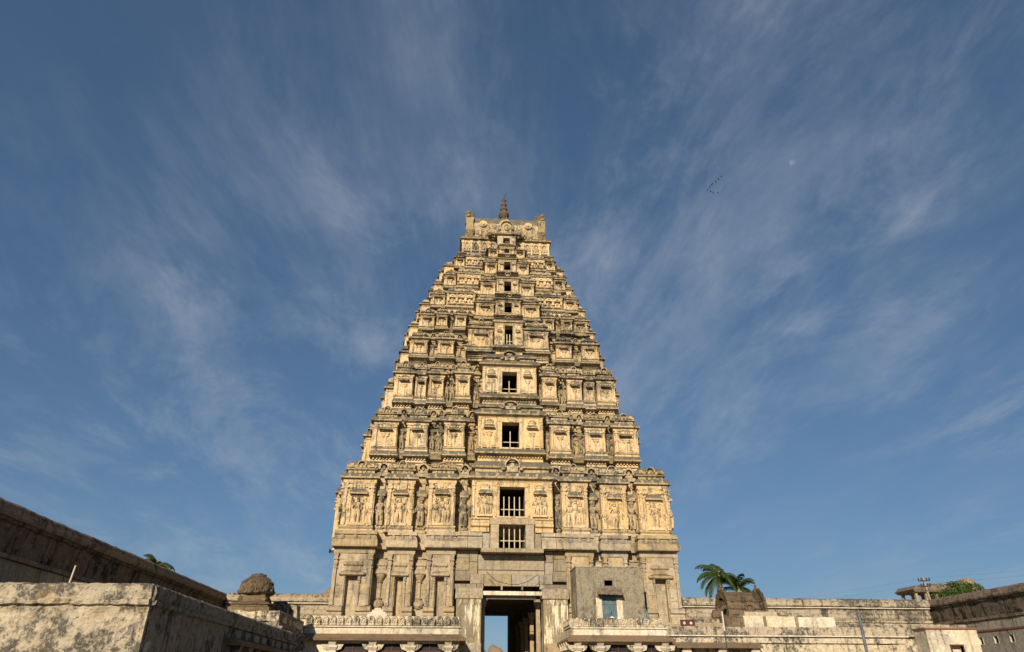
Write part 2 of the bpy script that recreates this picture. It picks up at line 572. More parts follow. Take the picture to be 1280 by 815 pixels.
def back_wall(x0, x1, label):
    root = empty('enclosure_wall', (0, 0, 0))
    tag(root, label, 'wall')

    def run(prof, name, mat, step, amp):
        mb = long_wall(prof, x0, x1, step, amp, 0, 1)
        # swept along Y: turn the sweep to run along X facing -Y at Y=10
        m2 = MB()
        m2.v = [(p[1], 10.0 - p[0], p[2]) for p in mb.v]
        m2.f = [tuple(reversed(f)) for f in mb.f]
        m2.f = mb.f
        m2.build(name, mat, root)
    run([(0, 0), (0, 3), (0, 6.0), (0, 6.6), (-1, 6.6), (-1, 0)], 'wall_face', 'limewash_stained', 1.2, 0.03)
    run([(-0.05, 6.58), (0.12, 6.62), (0.12, 6.78), (-0.05, 6.82), (-0.9, 6.82), (-0.9, 6.58)], 'ledge', 'coping', 0.8, 0.03)
    run([(-0.04, 6.8), (0.06, 7.0), (0.06, 7.25), (0.0, 7.33), (0.0, 7.6), (0.08, 7.72), (-0.9, 7.72), (-0.9, 6.8)], 'frieze_band', 'coping', 0.5, 0.05)
    run([(0.0, 7.72), (0.22, 7.75), (0.24, 7.82), (0.05, 7.88), (-0.9, 7.9), (-0.9, 7.72)], 'string_course', 'limewash', 0.8, 0.02)
    run([(0.05, 7.86), (0.28, 7.92), (0.31, 8.05), (0.30, 8.2), (0.22, 8.40), (0.06, 8.53), (-0.15, 8.57), (-0.5, 8.57), (-0.8, 8.46), (-0.9, 7.86)], 'coping', 'coping', 0.45, 0.06)
    return root


back_wall(11.2, 38.1, 'pale stained enclosure wall running from the tower to the right corner')
back_wall(-22.8, -11.2, 'low stretch of enclosure wall left of the tower behind the small dome')

# ------------------------------------------------------------------ the gate tower
tower = empty('temple_tower', (0, 0, 0))
tag(tower, 'tall tiered cream stone temple gate tower covered in carved shrines', 'temple tower')

Zf = [11.8, 18.5, 23.5, 28.2, 31.5, 34.35, 37.0, 39.75, 42.1]
HWd = [12.58, 10.93, 9.6, 8.6, 8.0, 7.12, 6.0, 5.1, 4.7]
XOF = [-.23, -.23, -.25, -.25, -.25, -.20, -.15, -.10]
WINZ = [(12.93, 15.15), (18.78, 20.93), (24.05, 26.0), (29.25, 31.15), (32.95, 34.05), (35.7, 36.85), (38.55, 39.55), (41.05, 41.6)]
WINH = [1.0, 0.75, 0.69, 0.40, 0.38, 0.38, 0.36, 0.30]
BARS = [4, 1, 1, 2, 0, 0, 0, 0]
YC = 11.0


def yrec(z):
    return 0.75 + 0.2366 * (z - 12.0)


def kapota(mb, x0, x1, yf, yb, z, h, o, both=True):
    """curved overhanging cornice; x0..x1 and yf are the wall planes below it"""
    lv = []
    for f, q in ((0.0, 0.25), (0.06, 0.95), (0.12, 1.0), (0.32, 0.97), (0.55, 0.75), (0.8, 0.42), (1.0, 0.2)):
        lv.append((z + h * f, x0 - o * q, x1 + o * q, yf - o * q, yb))
    mb.rect(lv)
    return mb


def pilaster_mesh(a, h, d, mat, fancy=True):
    def fn():
        mb = MB()
        lv = [(0, .62), (.05, .62), (.055, .5), (.70, .46), (.705, .60), (.725, .60), (.73, .44), (.755, .44), (.78, .66), (.82, .74), (.845, .66),
              (.85, .50), (.865, .50), (.87, .86), (.895, .86), (.90, .55), (.93, .62), (1.0, .98)]
        mb.rect([(h * z, -a * r, a * r, -d * (0.6 + 0.8 * (r - .4)), 0.05) for z, r in lv])
        return mb.mesh('pilaster', mat, jit=0.012)
    return cached(('pil', round(a, 2), round(h, 2), round(d, 2), mat), fn)


def figure(mb, x, y, z, h, seed, arms=2):
    """a standing carved figure in high relief, h tall"""
    rd = random.Random(seed)
    s = h
    sway = rd.uniform(-.04, .04) * s
    for sd in (-1, 1):
        mb.tube([(x + sd * .07 * s, y, z), (x + sd * .075 * s + sway * .4, y - .02 * s, z + .24 * s), (x + sd * .05 * s + sway, y, z + .48 * s)], [.045 * s, .055 * s, .075 * s], 6)
    mb.loft([[(x + sway * q + r * s * 1.25 * math.cos(a), y + r * s * .8 * math.sin(a), z + zz_ * s) for a in [2 * math.pi * j / 7 for j in range(7)]]
             for zz_, r, q in ((.42, .10, 1), (.50, .11, 1), (.60, .075, .7), (.70, .11, .3), (.76, .10, .1), (.79, .04, 0))])
    mb.ell((x, y - .01 * s, z + .855 * s), (.058 * s, .06 * s, .075 * s), 7, 4)
    mb.lathe(x, y, [(.06 * s, z + .90 * s), (.05 * s, z + .95 * s), (.03 * s, z + 1.0 * s), (.012 * s, z + 1.05 * s)], 7)
    for k in range(arms):
        for sd in (-1, 1):
            e = (x + sd * (.19 + .03 * k) * s, y - .02 * s, z + (.58 + .16 * k + rd.uniform(-.03, .03)) * s)
            t = (x + sd * rd.uniform(.10, .2) * s, y - .06 * s, z + (rd.choice([.46, .78]) if k == 0 else .93) * s)
            mb.tube([(x + sd * .11 * s, y, z + .74 * s), e, t], [.036 * s, .03 * s, .024 * s], 5)


def niche(mb_c, mb_f, w, h, y, z, style, seed):
    """canopy into mb_c, what stands under it into mb_f; w wide, h tall niche zone on the plane y"""
    zc = z + h * 0.66
    # canopy: brackets, curved eave, crest
    mb_c.rect([(zc - .05 * h, -w * .36, w * .36, y - .06, y + .03), (zc - .01 * h, -w * .42, w * .42, y - .12, y + .03)])
    mb_c.rect([(zc + h * a, -w * .5 * b, w * .5 * b, y - .34 * c, y + .03) for a, b, c in ((0, 1, 1), (.02, 1.04, 1.06), (.06, .98, .9), (.10, .82, .55), (.125, .72, .35))])
    mb_c.rect([(zc + h * .125, -w * .30, w * .30, y - .09, y + .03), (zc + h * .18, -w * .30, w * .30, y - .09, y + .03), (zc + h * .20, -w * .38, w * .38, y - .13, y + .03),
               (zc + h * .225, -w * .36, w * .36, y - .12, y + .03), (zc + h * .30, -w * .16, w * .16, y - .06, y + .03)])
    mb_c.ell((0, y - .08, zc + h * .235), (w * .12, .07, h * .05), 8, 4)
    for sd in (-1, 1):
        mb_c.ell((sd * w * .34, y - .05, zc + h * .23), (w * .09, .06, h * .03), 6, 3)
    if style == 'figure':
        mb_f.box(-w * .5, w * .5, y - .16, y + .03, z, z + h * .06)
        figure(mb_f, 0, y - .08, z + h * .06, h * .55, seed, 2)
        for sd in (-1, 1):
            mb_f.rect([(z + h * .06, sd * w * .40 - .05, sd * w * .40 + .05, y - .08, y + .03), (z + h * .55, sd * w * .40 - .045, sd * w * .40 + .045, y - .08, y + .03),
                       (z + h * .57, sd * w * .40 - .09, sd * w * .40 + .09, y - .12, y + .03), (z + h * .61, sd * w * .40 - .09, sd * w * .40 + .09, y - .12, y + .03)])
            if w > 1.0:
                figure(mb_f, sd * w * .72, y - .05, z + h * .04, h * .42, seed + 5 + sd, 1)
    elif style == 'trio':
        mb_f.box(-w * .6, w * .6, y - .16, y + .03, z, z + h * .06)
        for k, q in ((-1, .5), (0, .58), (1, .5)):
            figure(mb_f, k * w * .36, y - .07 - .03 * (k == 0), z + h * .06, h * q, seed + k, 2 if k == 0 else 1)
    else:   # the bracketed post under the canopy
        mb_f.box(-w * .08, w * .08, y - .09, y + .03, z, z + h * .52)
        for a, b in ((.52, .30), (.44, .24)):
            mb_f.rect([(z + h * (a - .05), -w * b * .5, w * b * .5, y - .07, y + .03), (z + h * a, -w * b, w * b, y - .13, y + .03), (z + h * (a + .025), -w * b, w * b, y - .13, y + .03)])
        for sd in (-1, 1):
            mb_f.rect([(z, sd * w * .42 - w * .2, sd * w * .42 + w * .2, y - .12, y + .03), (z + h * .05, sd * w * .42 - w * .2, sd * w * .42 + w * .2, y - .14, y + .03),
                       (z + h * .09, sd * w * .42 - w * .1, sd * w * .42 + w * .1, y - .04, y + .03)])


def roof_mesh(w, yf, yb, z, h, kind, mat, seed=0):
    mb = MB()
    ym = yf + 0.12
    mb.rect([(z, -w * .42, w * .42, ym + .05, yb), (z + h * .26, -w * .42, w * .42, ym + .05, yb)])
    mb.lumps(-w * .36, w * .36, ym + .04, z + h * .15, max(3, int(w * 2.4)), h * .09, seed)
    mb.rect([(z + h * .26, -w * .47, w * .47, ym - .03, yb), (z + h * .30, -w * .52, w * .52, ym - .10, yb), (z + h * .36, -w * .52, w * .52, ym - .10, yb), (z + h * .40, -w * .47, w * .47, ym - .04, yb)])
    if kind == 'dome':
        pr = ((.40, .95), (.48, 1.05), (.62, 1.06), (.76, .97), (.88, .78), (.96, .52), (1.0, .28))
        mb.rect([(z + h * a, -w * .46 * b, w * .46 * b, ym + (yb - ym) * .5 - (yb - ym) * .5 * b, yb) for a, b in pr])
    else:
        pr = ((.40, 1, 0.02), (.52, 1.03, -.05), (.70, 1.02, -.05), (.84, 1.0, .06), (.94, .97, .22), (1.0, .93, .42))
        mb.rect([(z + h * a, -w * .46 * b, w * .46 * b, ym + (yb - ym) * max(0, c) + min(0, c), yb) for a, b, c in pr])
        n = max(1, int(w * 1.3))
        rf_ = random.Random(seed + 2)
        for i in range(n):
            x = -w * .46 + w * .92 * (i + .5) / n
            if rf_.random() < .35:
                continue
            mb.lathe(x, ym + (yb - ym) * .55, [(h * .05, z + h * .98), (h * .08, z + h * 1.05), (h * .03, z + h * 1.12)], 6)
    mb.crust(-w * .45, w * .45, ym - .04, z + h * .42, z + h * .8, int((8 if h < .8 else 3) * w), .06, seed * 7 + int(w * 50))
    mb.crust(-w * .4, w * .4, ym + (yb - ym) * .5, z + h * .94, z + h * 1.04, int((6 if h < .8 else 3) * w), .06, seed * 9 + int(w * 50))
    # horseshoe window motif on the front and little panels beside it
    ra = random.Random(seed)
    mb.arch(0, ym - .16, ym + .1, z + h * .42, min(w * .36, h * .62) * ra.uniform(.8, 1.3), h * ra.uniform(.42, .6), h * .07)
    mb.ell((0, ym - .06, z + h * .62), (h * .10, .06, h * .13), 7, 4)
    for sd in (-1, 1):
        mb.rect([(z + h * .46, sd * w * .32 - w * .07, sd * w * .32 + w * .07, ym - .10, ym + .1), (z + h * .72, sd * w * .32 - w * .07, sd * w * .32 + w * .07, ym - .10, ym + .1)])
    return mb.mesh('roof', mat, jit=0.02)


def cornice_mesh(x0, x1, yf, yb, z, h, o, mat, arches=True):
    mb = MB()
    kapota(mb, x0, x1, yf, yb, z, h, o)
    if arches:
        n = max(2, int((x1 - x0) / 0.75))
        for i in range(n):
            x = x0 + (x1 - x0) * (i + .5) / n
            mb.ell((x, yf - o * .82, z + h * .5), (h * .30, h * .18, h * .36), 7, 4)
        mb.crust(x0, x1, yf - o * .85, z + h * .15, z + h * .7, int(5 * (x1 - x0)), .05, int(x1 * 91))
    return mb.mesh('cornice', mat, jit=0.02)


def shrine_bay(tier, x, y, zb, w, p, H, zw, zc, zr, style, rz=0.0, roof='barrel', sides=(0, 0), slab=True, key=None, mats=('plaster', 'plaster_old')):
    """one shrine-fronted bay: x, y, zb = middle of the bay on the recessed wall plane at floor level"""
    k = (tier, key, round(w, 2), round(p, 2), style, roof, sides, x > 0)
    T = H
    BK = 0.55
    mb_ = cached(('body',) + k, lambda: body())if False else None

    def body():
        mb = MB()
        hw_ = w / 2
        if slab:
            mb.box(-hw_ + .02, hw_ - .02, -p + .16, BK, -.30 * T, -.10 * T)
            for f_ in (-.24, -.19):
                mb.rect([(f_ * T, -hw_ - .03, hw_ + .03, -p + .10, BK), (f_ * T + .03, -hw_ - .07, hw_ + .07, -p + .05, BK), (f_ * T + .08, -hw_ - .05, hw_ + .05, -p + .08, BK)])
            # dentils
            n = max(3, int(w / 0.24))
            for i in range(n):
                xx = -hw_ + .02 + (w - .04) * (i + .5) / n
                mb.box(xx - .055, xx + .055, -p + .02, -p + .2, -.135 * T, -.10 * T)
        mb.rect([(0.0, -hw_ - .07, hw_ + .07, -p - .09, BK), (.025 * T, -hw_ - .07, hw_ + .07, -p - .09, BK), (.035 * T, -hw_ - .02, hw_ + .02, -p - .03, BK),
                 (.05 * T, -hw_ - .09, hw_ + .09, -p - .11, BK), (.065 * T, -hw_ - .07, hw_ + .07, -p - .09, BK), (.067 * T, -hw_, hw_, -p, BK), (zw, -hw_, hw_, -p, BK)])
        # carved frieze under the cornice
        mb.rect([(zw - .045 * T, -hw_ - .05, hw_ + .05, -p - .06, BK), (zw - .02 * T, -hw_ - .07, hw_ + .07, -p - .08, BK), (zw, -hw_ - .07, hw_ + .07, -p - .08, BK)])
        if w > 0.8:
            mb.lumps(-hw_ * .75, hw_ * .75, -p - .03, zw - .085 * T, max(3, int(w * 3.5)), .03 * T, tier + int(x * 13))
            mb.crust(-hw_ * .8, hw_ * .8, -p - .02, zw - .16 * T, zw - .06 * T, int(7 * w), .05, int(x * 31) + tier)
            for sd in (-1, 1):
                mb.crust(sd * hw_ * .45, sd * hw_ * .8, -p - .01, .1 * T, zw - .2 * T, int((9 if tier == 0 else 5) * w), .055, int(x * 17) + tier + sd)
        return mb.mesh('shrine_bay', mats[0], jit=0.012)

    def slabm():
        mb = MB()
        hw_ = w / 2
        mb.rect([(-.10 * T, -hw_ - .12, hw_ + .12, -p - .16, BK), (-.088 * T, -hw_ - .20, hw_ + .20, -p - .28, BK), (-.07 * T, -hw_ - .20, hw_ + .20, -p - .28, BK), (-.03 * T, -hw_ - .12, hw_ + .12, -p - .16, BK), (-.002, -hw_ - .08, hw_ + .08, -p - .10, BK)])
        for q in range(max(2, int(w / .8))):
            xx = -hw_ + w * (q + .5) / max(2, int(w / .8))
            mb.ell((xx, -p - .22, -.05 * T), (.12, .10, .03 * T), 7, 4)
        return mb.mesh('base_slab', mats[1], jit=.018)
    b = put('shrine_bay', cached(('body',) + k, body), tower, (x, y, zb), rz)
    if slab:
        put('base_slab', cached(('slab',) + k, slabm), b)
    a = min(.19, w * .085) + .025
    zp = .067 * T
    pm = pilaster_mesh(a, zw - .045 * T - zp, .20, mats[0])
    for sd in (-1, 1):
        put('pilaster', pm, b, (sd * (w / 2 - a * .9), -p, zp))

    def cn():
        c, f = MB(), MB()
        niche(c, f, w * .56, zw - zp, -p, zp, style, tier * 31 + int(abs(x) * 7))
        return (c.mesh('niche_canopy', mats[1] if tier > 0 else mats[0], jit=0.012), f.mesh('niche_carving', mats[0], jit=0.012))
    cm, fm = cached(('niche', round(abs(x), 1) if style != 'post' else 0) + k, cn)
    put('niche_canopy', cm, b)
    put('niche_carving', fm, b)
    for s_i, sd in ((0, -1), (1, 1)):
        if sides[s_i]:
            dep = sides[s_i]
            q = put('side_niche', cm, b, (sd * (w / 2 - p), dep / 2, 0), sd * math.pi / 2)
            q2 = put('side_carving', fm, b, (sd * (w / 2 - p), dep / 2, 0), sd * math.pi / 2)
            put('pilaster', pm, b, (sd * w / 2, -p + a * 1.1, zp), sd * math.pi / 2)
    put('cornice', cached(('corn',) + k, lambda: cornice_mesh(-w / 2, w / 2, -p, BK, zw, zc - zw, .30 if tier < 4 else .24, mats[1])), b)
    put('roof', cached(('roof',) + k, lambda: roof_mesh(w, -p, BK + .35, zc, zr - zc, roof, mats[1], tier * 5 + int(x * 3))), b)
    return b


def wide_bay(tier, x, y, zb, w, p, H, zw, zc, zr, rz=0.0):
    """long band of small arches between mouldings, as on the upper storeys"""
    k = (tier, round(w, 2), round(p, 2), 'wide')
    BK = .5

    def body():
        mb = MB()
        hw_ = w / 2
        mb.box(-hw_ + .02, hw_ - .02, -p + .13, BK, -.34 * H, -.10 * H)
        n = int(w / .2)
        for i in range(n):
            xx = -hw_ + .02 + (w - .04) * (i + .5) / n
            mb.box(xx - .045, xx + .045, -p + .02, -p + .17, -.135 * H, -.10 * H)
        mb.rect([(-.10 * H, -hw_ - .08, hw_ + .08, -p - .10, BK), (-.08 * H, -hw_ - .13, hw_ + .13, -p - .17, BK), (-.04 * H, -hw_ - .12, hw_ + .12, -p - .15, BK), (0, -hw_ - .04, hw_ + .04, -p - .05, BK)])
        mb.box(-hw_, hw_, -p, BK, 0, zw)
        return mb.mesh('shrine_bay', 'plaster', jit=.012)
    b = put('shrine_bay', cached(('body',) + k, body), tower, (x, y, zb), rz)

    def am():
        mb = MB()
        h = zw * .8
        mb.arch(0, -.20, .03, zw * .12, h * .9, h, h * .15)
        mb.rect([(zw * .08, -h * .42, h * .42, -.14, .03), (zw * .2, -h * .42, h * .42, -.10, .03)])
        mb.ell((0, -.04, zw * .5), (h * .14, .10, h * .25), 7, 4)
        mb.rect([(zw * .62, -h * .34, h * .34, -.26, .03), (zw * .70, -h * .36, h * .36, -.28, .03), (zw * .76, -h * .2, h * .2, -.1, .03)])
        for sd in (-1, 1):
            mb.ell((sd * h * .25, -.04, zw * .42), (h * .07, .05, h * .12), 5, 3)
        return mb.mesh('arch_motif', 'plaster', jit=.012)

    def pm():
        mb = MB()
        mb.rect([(0, -.07, .07, -.07, .03), (zw * .75, -.06, .06, -.07, .03), (zw * .8, -.11, .11, -.11, .03), (zw, -.13, .13, -.12, .03)])
        mb.ell((0, -.08, zw * .35), (.07, .05, zw * .2), 5, 3)
        return mb.mesh('pilaster', 'plaster_old', jit=.01)
    n = 3
    for i in range(n):
        put('arch_motif', cached(('am', tier), am), b, (w * (i - 1) * .30, -p, 0))
    for f in (-.46, -.15, .15, .46):
        put('pilaster', cached(('wp', tier), pm), b, (w * f, -p, 0))
    put('cornice', cached(('corn',) + k, lambda: cornice_mesh(-w / 2, w / 2, -p, BK, zw, zc - zw, .2, 'plaster_old')), b)

    def rf():
        mb = MB()
        hr = zr - zc
        n2 = 3
        mb.box(-w * .46, w * .46, -p + .12, BK + .3, zc, zc + hr * .35)
        for i in range(n2):
            cx = w * (i - 1) * .31
            mb.rect([(zc + hr * a, cx - w * .15 * q, cx + w * .15 * q, -p + .04 + .1 * (1 - q), BK + .3) for a, q in ((.3, 1), (.42, 1.03), (.6, 1), (.85, .8), (1.0, .5))])
            mb.ell((cx, -p + .02, zc + hr * .55), (hr * .25, .07, hr * .28), 7, 4)
        for i in (-1, 1):
            mb.ell((w * i * .155, -p + .12, zc + hr * .5), (hr * .2, .1, hr * .3), 6, 4)
        return mb.mesh('roof', 'plaster_old', jit=.02)
    put('roof', cached(('roof',) + k, rf), b)
    return b


def recess_column(tier, x, y, zb, w, h, rz=0.0, fig=False, top=None):
    """slender pavilion on a post standing in the recess between two bays"""
    def fn():
        mb = MB()
        q = w / 2
        mb.rect([(0, -q, q, -.16, .1), (h * .05, -q, q, -.16, .1), (h * .07, -q * .7, q * .7, -.1, .1), (h * .1, -q * .9, q * .9, -.15, .1), (h * .12, -q * .9, q * .9, -.15, .1)])
        mb.lathe(0, -.06, [(q * .5, h * .12), (q * .62, h * .17), (q * .3, h * .22), (q * .34, h * .5), (q * .55, h * .53), (q * .7, h * .56), (q * .35, h * .58)], 8)
        mb.rect([(h * .58, -q * .9, q * .9, -.20, .1), (h * .62, -q * 1.05, q * 1.05, -.26, .1), (h * .66, -q * .9, q * .9, -.2, .1), (h * .69, -q * .55, q * .55, -.12, .1),
                 (h * .78, -q * .55, q * .55, -.12, .1), (h * .80, -q * .85, q * .85, -.2, .1), (h * .88, -q * .8, q * .8, -.19, .1), (h * .96, -q * .4, q * .4, -.1, .1), (h, -q * .15, q * .15, -.04, .1)])
        if fig:
            figure(mb, 0, -.26, h * .12, h * .44, tier * 13 + int(abs(x) * 5), 1)
        if top:
            # small arched roof of the recess, level with the big shrine roofs
            za, hb_ = top[0] - .02, top[1] - top[0]
            mb.rect([(za - .1 * hb_, -w * .62, w * .62, -.40, .2), (za + .12 * hb_, -w * .66, w * .66, -.46, .2), (za + .2 * hb_, -w * .55, w * .55, -.30, .2)])
            mb.box(-w * .42, w * .42, -.22, .2, za + .2 * hb_, za + .5 * hb_)
            mb.arch(0, -.36, .1, za + .25 * hb_, min(w * 1.15, hb_ * .8), hb_ * .68, hb_ * .12)
            mb.ell((0, -.24, za + .55 * hb_), (hb_ * .13, .12, hb_ * .17), 7, 4)
            mb.ell((0, -.2, za + .98 * hb_), (hb_ * .09, .1, hb_ * .12), 6, 4)
        return mb.mesh('recess_column', 'stucco_dark' if tier else 'plaster_old', jit=.02)
    return put('recess_column', cached(('rec', tier, round(w, 2), round(h, 2), fig, top is None, round(abs(x), 0) if fig else 0), fn), tower, (x, y, zb), rz)


def window_bay(tier, zb, c, p, wz, wh, H, zc_next, yr, inner_panels, bars):
    """projecting middle bay with its window; front plane at yr-p"""
    T = H
    yf = yr - p
    z0, z1 = wz
    zw = z1 + (.55 if tier < 3 else .28)
    BK = yr + .6
    mb = MB()
    if tier == 0:
        for sd in (-1, 1):
            x0_, x1_ = sorted((sd * 1.72, sd * c))
            mb.rect([(11.8, x0_, x1_ , yf + .06, BK), (12.1, x0_, x1_, yf + .02, BK), (12.2, x0_, x1_, yf - .14, BK), (12.4, x0_, x1_, yf - .16, BK), (12.45, x0_, x1_, yf - .03, BK), (12.62, x0_, x1_, yf - .05, BK), (12.68, x0_, x1_, yf - .14, BK), (12.8, x0_, x1_, yf - .12, BK)])
        n = 0
    else:
        mb.rect([(zb - .34 * T, -c + .03, c - .03, yf + .2, BK), (zb - .10 * T, -c + .03, c - .03, yf + .2, BK)])
        n = int(2 * c / .24)
    for i in range(n):
        xx = -c + .05 + (2 * c - .1) * (i + .5) / n
        mb.box(xx - .055, xx + .055, yf + .03, yf + .25, zb - .135 * T, zb - .10 * T)
    ws = MB()
    if tier:
        ws.rect([(zb - .10 * T, -c - .10, c + .10, yf - .12, BK), (zb - .085 * T, -c - .20, c + .20, yf - .30, BK), (zb - .06 * T, -c - .20, c + .20, yf - .30, BK), (zb - .03 * T, -c - .14, c + .14, yf - .18, BK), (zb - .002, -c - .08, c + .08, yf - .11, BK)])
    mb.box(-c, -wh, yf, BK, zb, zw)
    mb.box(wh, c, yf, BK, zb, zw)
    mb.box(-wh - .001, wh + .001, yf + .004, BK, zb, z0)
    mb.box(-wh - .001, wh + .001, yf + .004, BK, z1, zw)
    mb.rect([(zw - .10, -c - .05, c + .05, yf - .06, BK), (zw, -c - .09, c + .09, yf - .10, BK)])
    n = int(2 * c / .2)
    for i in range(n):
        xx = -c + 2 * c * (i + .5) / n
        mb.box(xx - .045, xx + .045, yf - .07, yf + .05, zw - .17, zw - .10)
    b = mb.build('window_bay', 'plaster' if tier < 3 else 'plaster_mid', tower, jit=.008)
    if tier:
        ws.build('base_slab', 'plaster_old', b, jit=.015)
    # window frame and bars
    fr = MB()
    t = .10 if tier < 4 else .07
    fr.box(-wh - t, -wh + .03, yf - .04, yf + .30, z0 - .02, z1 + .02)
    fr.box(wh - .03, wh + t, yf - .04, yf + .30, z0 - .02, z1 + .02)
    fr.box(-wh - t * 1.6, wh + t * 1.6, yf - .07, yf + .32, z1 + .0, z1 + t * 1.1)
    fr.box(-wh - t * 1.6, wh + t * 1.6, yf - .07, yf + .32, z0 - t * 1.1, z0)
    fr.build('window_frame', 'plaster' if tier < 3 else 'plaster_old', b, jit=.006)
    r_ = .035
    hb = z0 + (z1 - z0) * (.72 if tier < 2 else .68)
    if bars:
        for i in range(bars):
            xx = -wh + 2 * wh * (i + 1) / (bars + 1)
            put('window_bar', cached(('vb', tier), lambda: MB().box(-r_, r_, -r_, r_, 0, hb - z0).mesh('window_bar', 'bar_wood')), b, (xx, yf + .55, z0))
        MB().box(-wh + .03, wh - .03, yf + .50, yf + .57, z0 + (z1 - z0) * .27, z0 + (z1 - z0) * .27 + .06).build('window_rail', 'bar_wood', b)
    # dark ceiling, sides and back added to paint shade into the window shaft
    MB().box(-wh + .002, wh - .002, yf + .75, yf + 4.4, z1 - .08, z1 - .004).build('shade_ceiling', 'dark_wood_and_shade', b)
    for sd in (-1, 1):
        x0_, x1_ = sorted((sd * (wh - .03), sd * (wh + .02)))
        MB().box(x0_, x1_, yf + .95, yf + 4.4, z0, z1 - .09).build('shade_lining', 'dark_wood_and_shade', b)
    MB().box(-wh - .5, wh + .5, yf + 4.4, yf + 4.6, z0 - .3, z1 + .3).build('dark_back', 'dark_wood_and_shade', b)
    # decoration of the panels beside the window
    pw = c - wh
    if not inner_panels:
        pmh = zw - .17 - (zb + .06)
        for sd in (-1, 1):
            put('pilaster', cached(('upil', tier), lambda: pilaster_mesh(.11, pmh, .14, 'plaster_mid')), b, (sd * (c - .13), yf, zb + .06))
            q_ = MB().crust(min(sd * (wh + .12), sd * (c - .22)), max(sd * (wh + .12), sd * (c - .22)), 0, .1, pmh * .9, 16, .055, tier * 3 + sd)
            q_.rect([(pmh * .62, sd * (c + wh) / 2 - .2, sd * (c + wh) / 2 + .2, -.16, .03), (pmh * .68, sd * (c + wh) / 2 - .24, sd * (c + wh) / 2 + .24, -.20, .03), (pmh * .76, sd * (c + wh) / 2 - .12, sd * (c + wh) / 2 + .12, -.08, .03)])
            put('niche_carving', q_.mesh('niche_carving', 'plaster_old', jit=.01), b, (0, yf, zb + .06))['kind'] = 'stuff'
    else:
        a = .15
        pmh = zw - .17 - (zb + .12)
        pm = pilaster_mesh(a, pmh, .15, 'plaster')
        for sd in (-1, 1):
            put('pilaster', pm, b, (sd * (c - a), yf, zb + .12))
            put('pilaster', cached(('thin', tier), lambda: pilaster_mesh(a * .75, pmh, .10, 'plaster')), b, (sd * (wh + t + .14), yf, zb + .12))
            cM, fM = MB(), MB()
            niche(cM, fM, pw * .46, pmh * .98, 0, 0, 'trio' if tier == 0 else 'post', tier * 7 + sd)
            cx = sd * (wh + pw * .5 + .05)
            put('niche_canopy', cM.mesh('niche_canopy', 'plaster', jit=.01), b, (cx, yf, zb + .1))
            put('niche_carving', fM.mesh('niche_carving', 'plaster', jit=.01), b, (cx, yf, zb + .1))
    # cornice and low hipped roof with an arched dormer
    hc = .10 * T
    put('cornice', cornice_mesh(-c, c, yf, BK, zw, hc, .34 if tier < 3 else .24, 'plaster_old', tier < 2), b)
    zt = zc_next - .24 * T
    if zt < zw + hc + .25:
        zt = zw + hc + .25
    rf = MB()
    z_ = zw + hc
    hr = zt - z_
    rf.rect([(z_, -c * .93, c * .93, yf + .10, BK), (z_ + hr * .30, -c * .93, c * .93, yf + .10, BK)])
    rf.rect([(z_ + hr * .30, -c * .96, c * .96, yf + .02, BK), (z_ + hr * .36, -c * 1.02, c * 1.02, yf - .10, BK), (z_ + hr * .50, -c * 1.01, c * 1.01, yf - .08, BK), (z_ + hr * .72, -c * .97, c * .97, yf + .06, BK), (z_ + hr, -c * .92, c * .92, yf + .32, BK)])
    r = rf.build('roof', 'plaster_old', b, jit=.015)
    dm = MB()
    dw = min(1.25, c * .55)
    dh = hr * 1.05
    dm.box(-dw * .34, dw * .34, yf - .16, yf + .2, z_ + .02, z_ + dh * .45)
    dm.arch(0, yf - .26, yf + .2, z_ + dh * .10, dw, dh, dh * .12, 10)
    dm.ell((0, yf - .16, z_ + dh * .5), (dw * .17, .10, dh * .24), 8, 4)
    dm.lathe(0, yf - .12, [(.07, z_ + dh), (.10, z_ + dh * 1.07), (.03, z_ + dh * 1.2)], 6)
    for sd in (-1, 1):
        dm.ell((sd * dw * .55, yf - .1, z_ + dh * .28), (dw * .14, .1, dh * .16), 6, 4)
    dm.build('dormer', 'plaster_old', b, jit=.012)
    return b


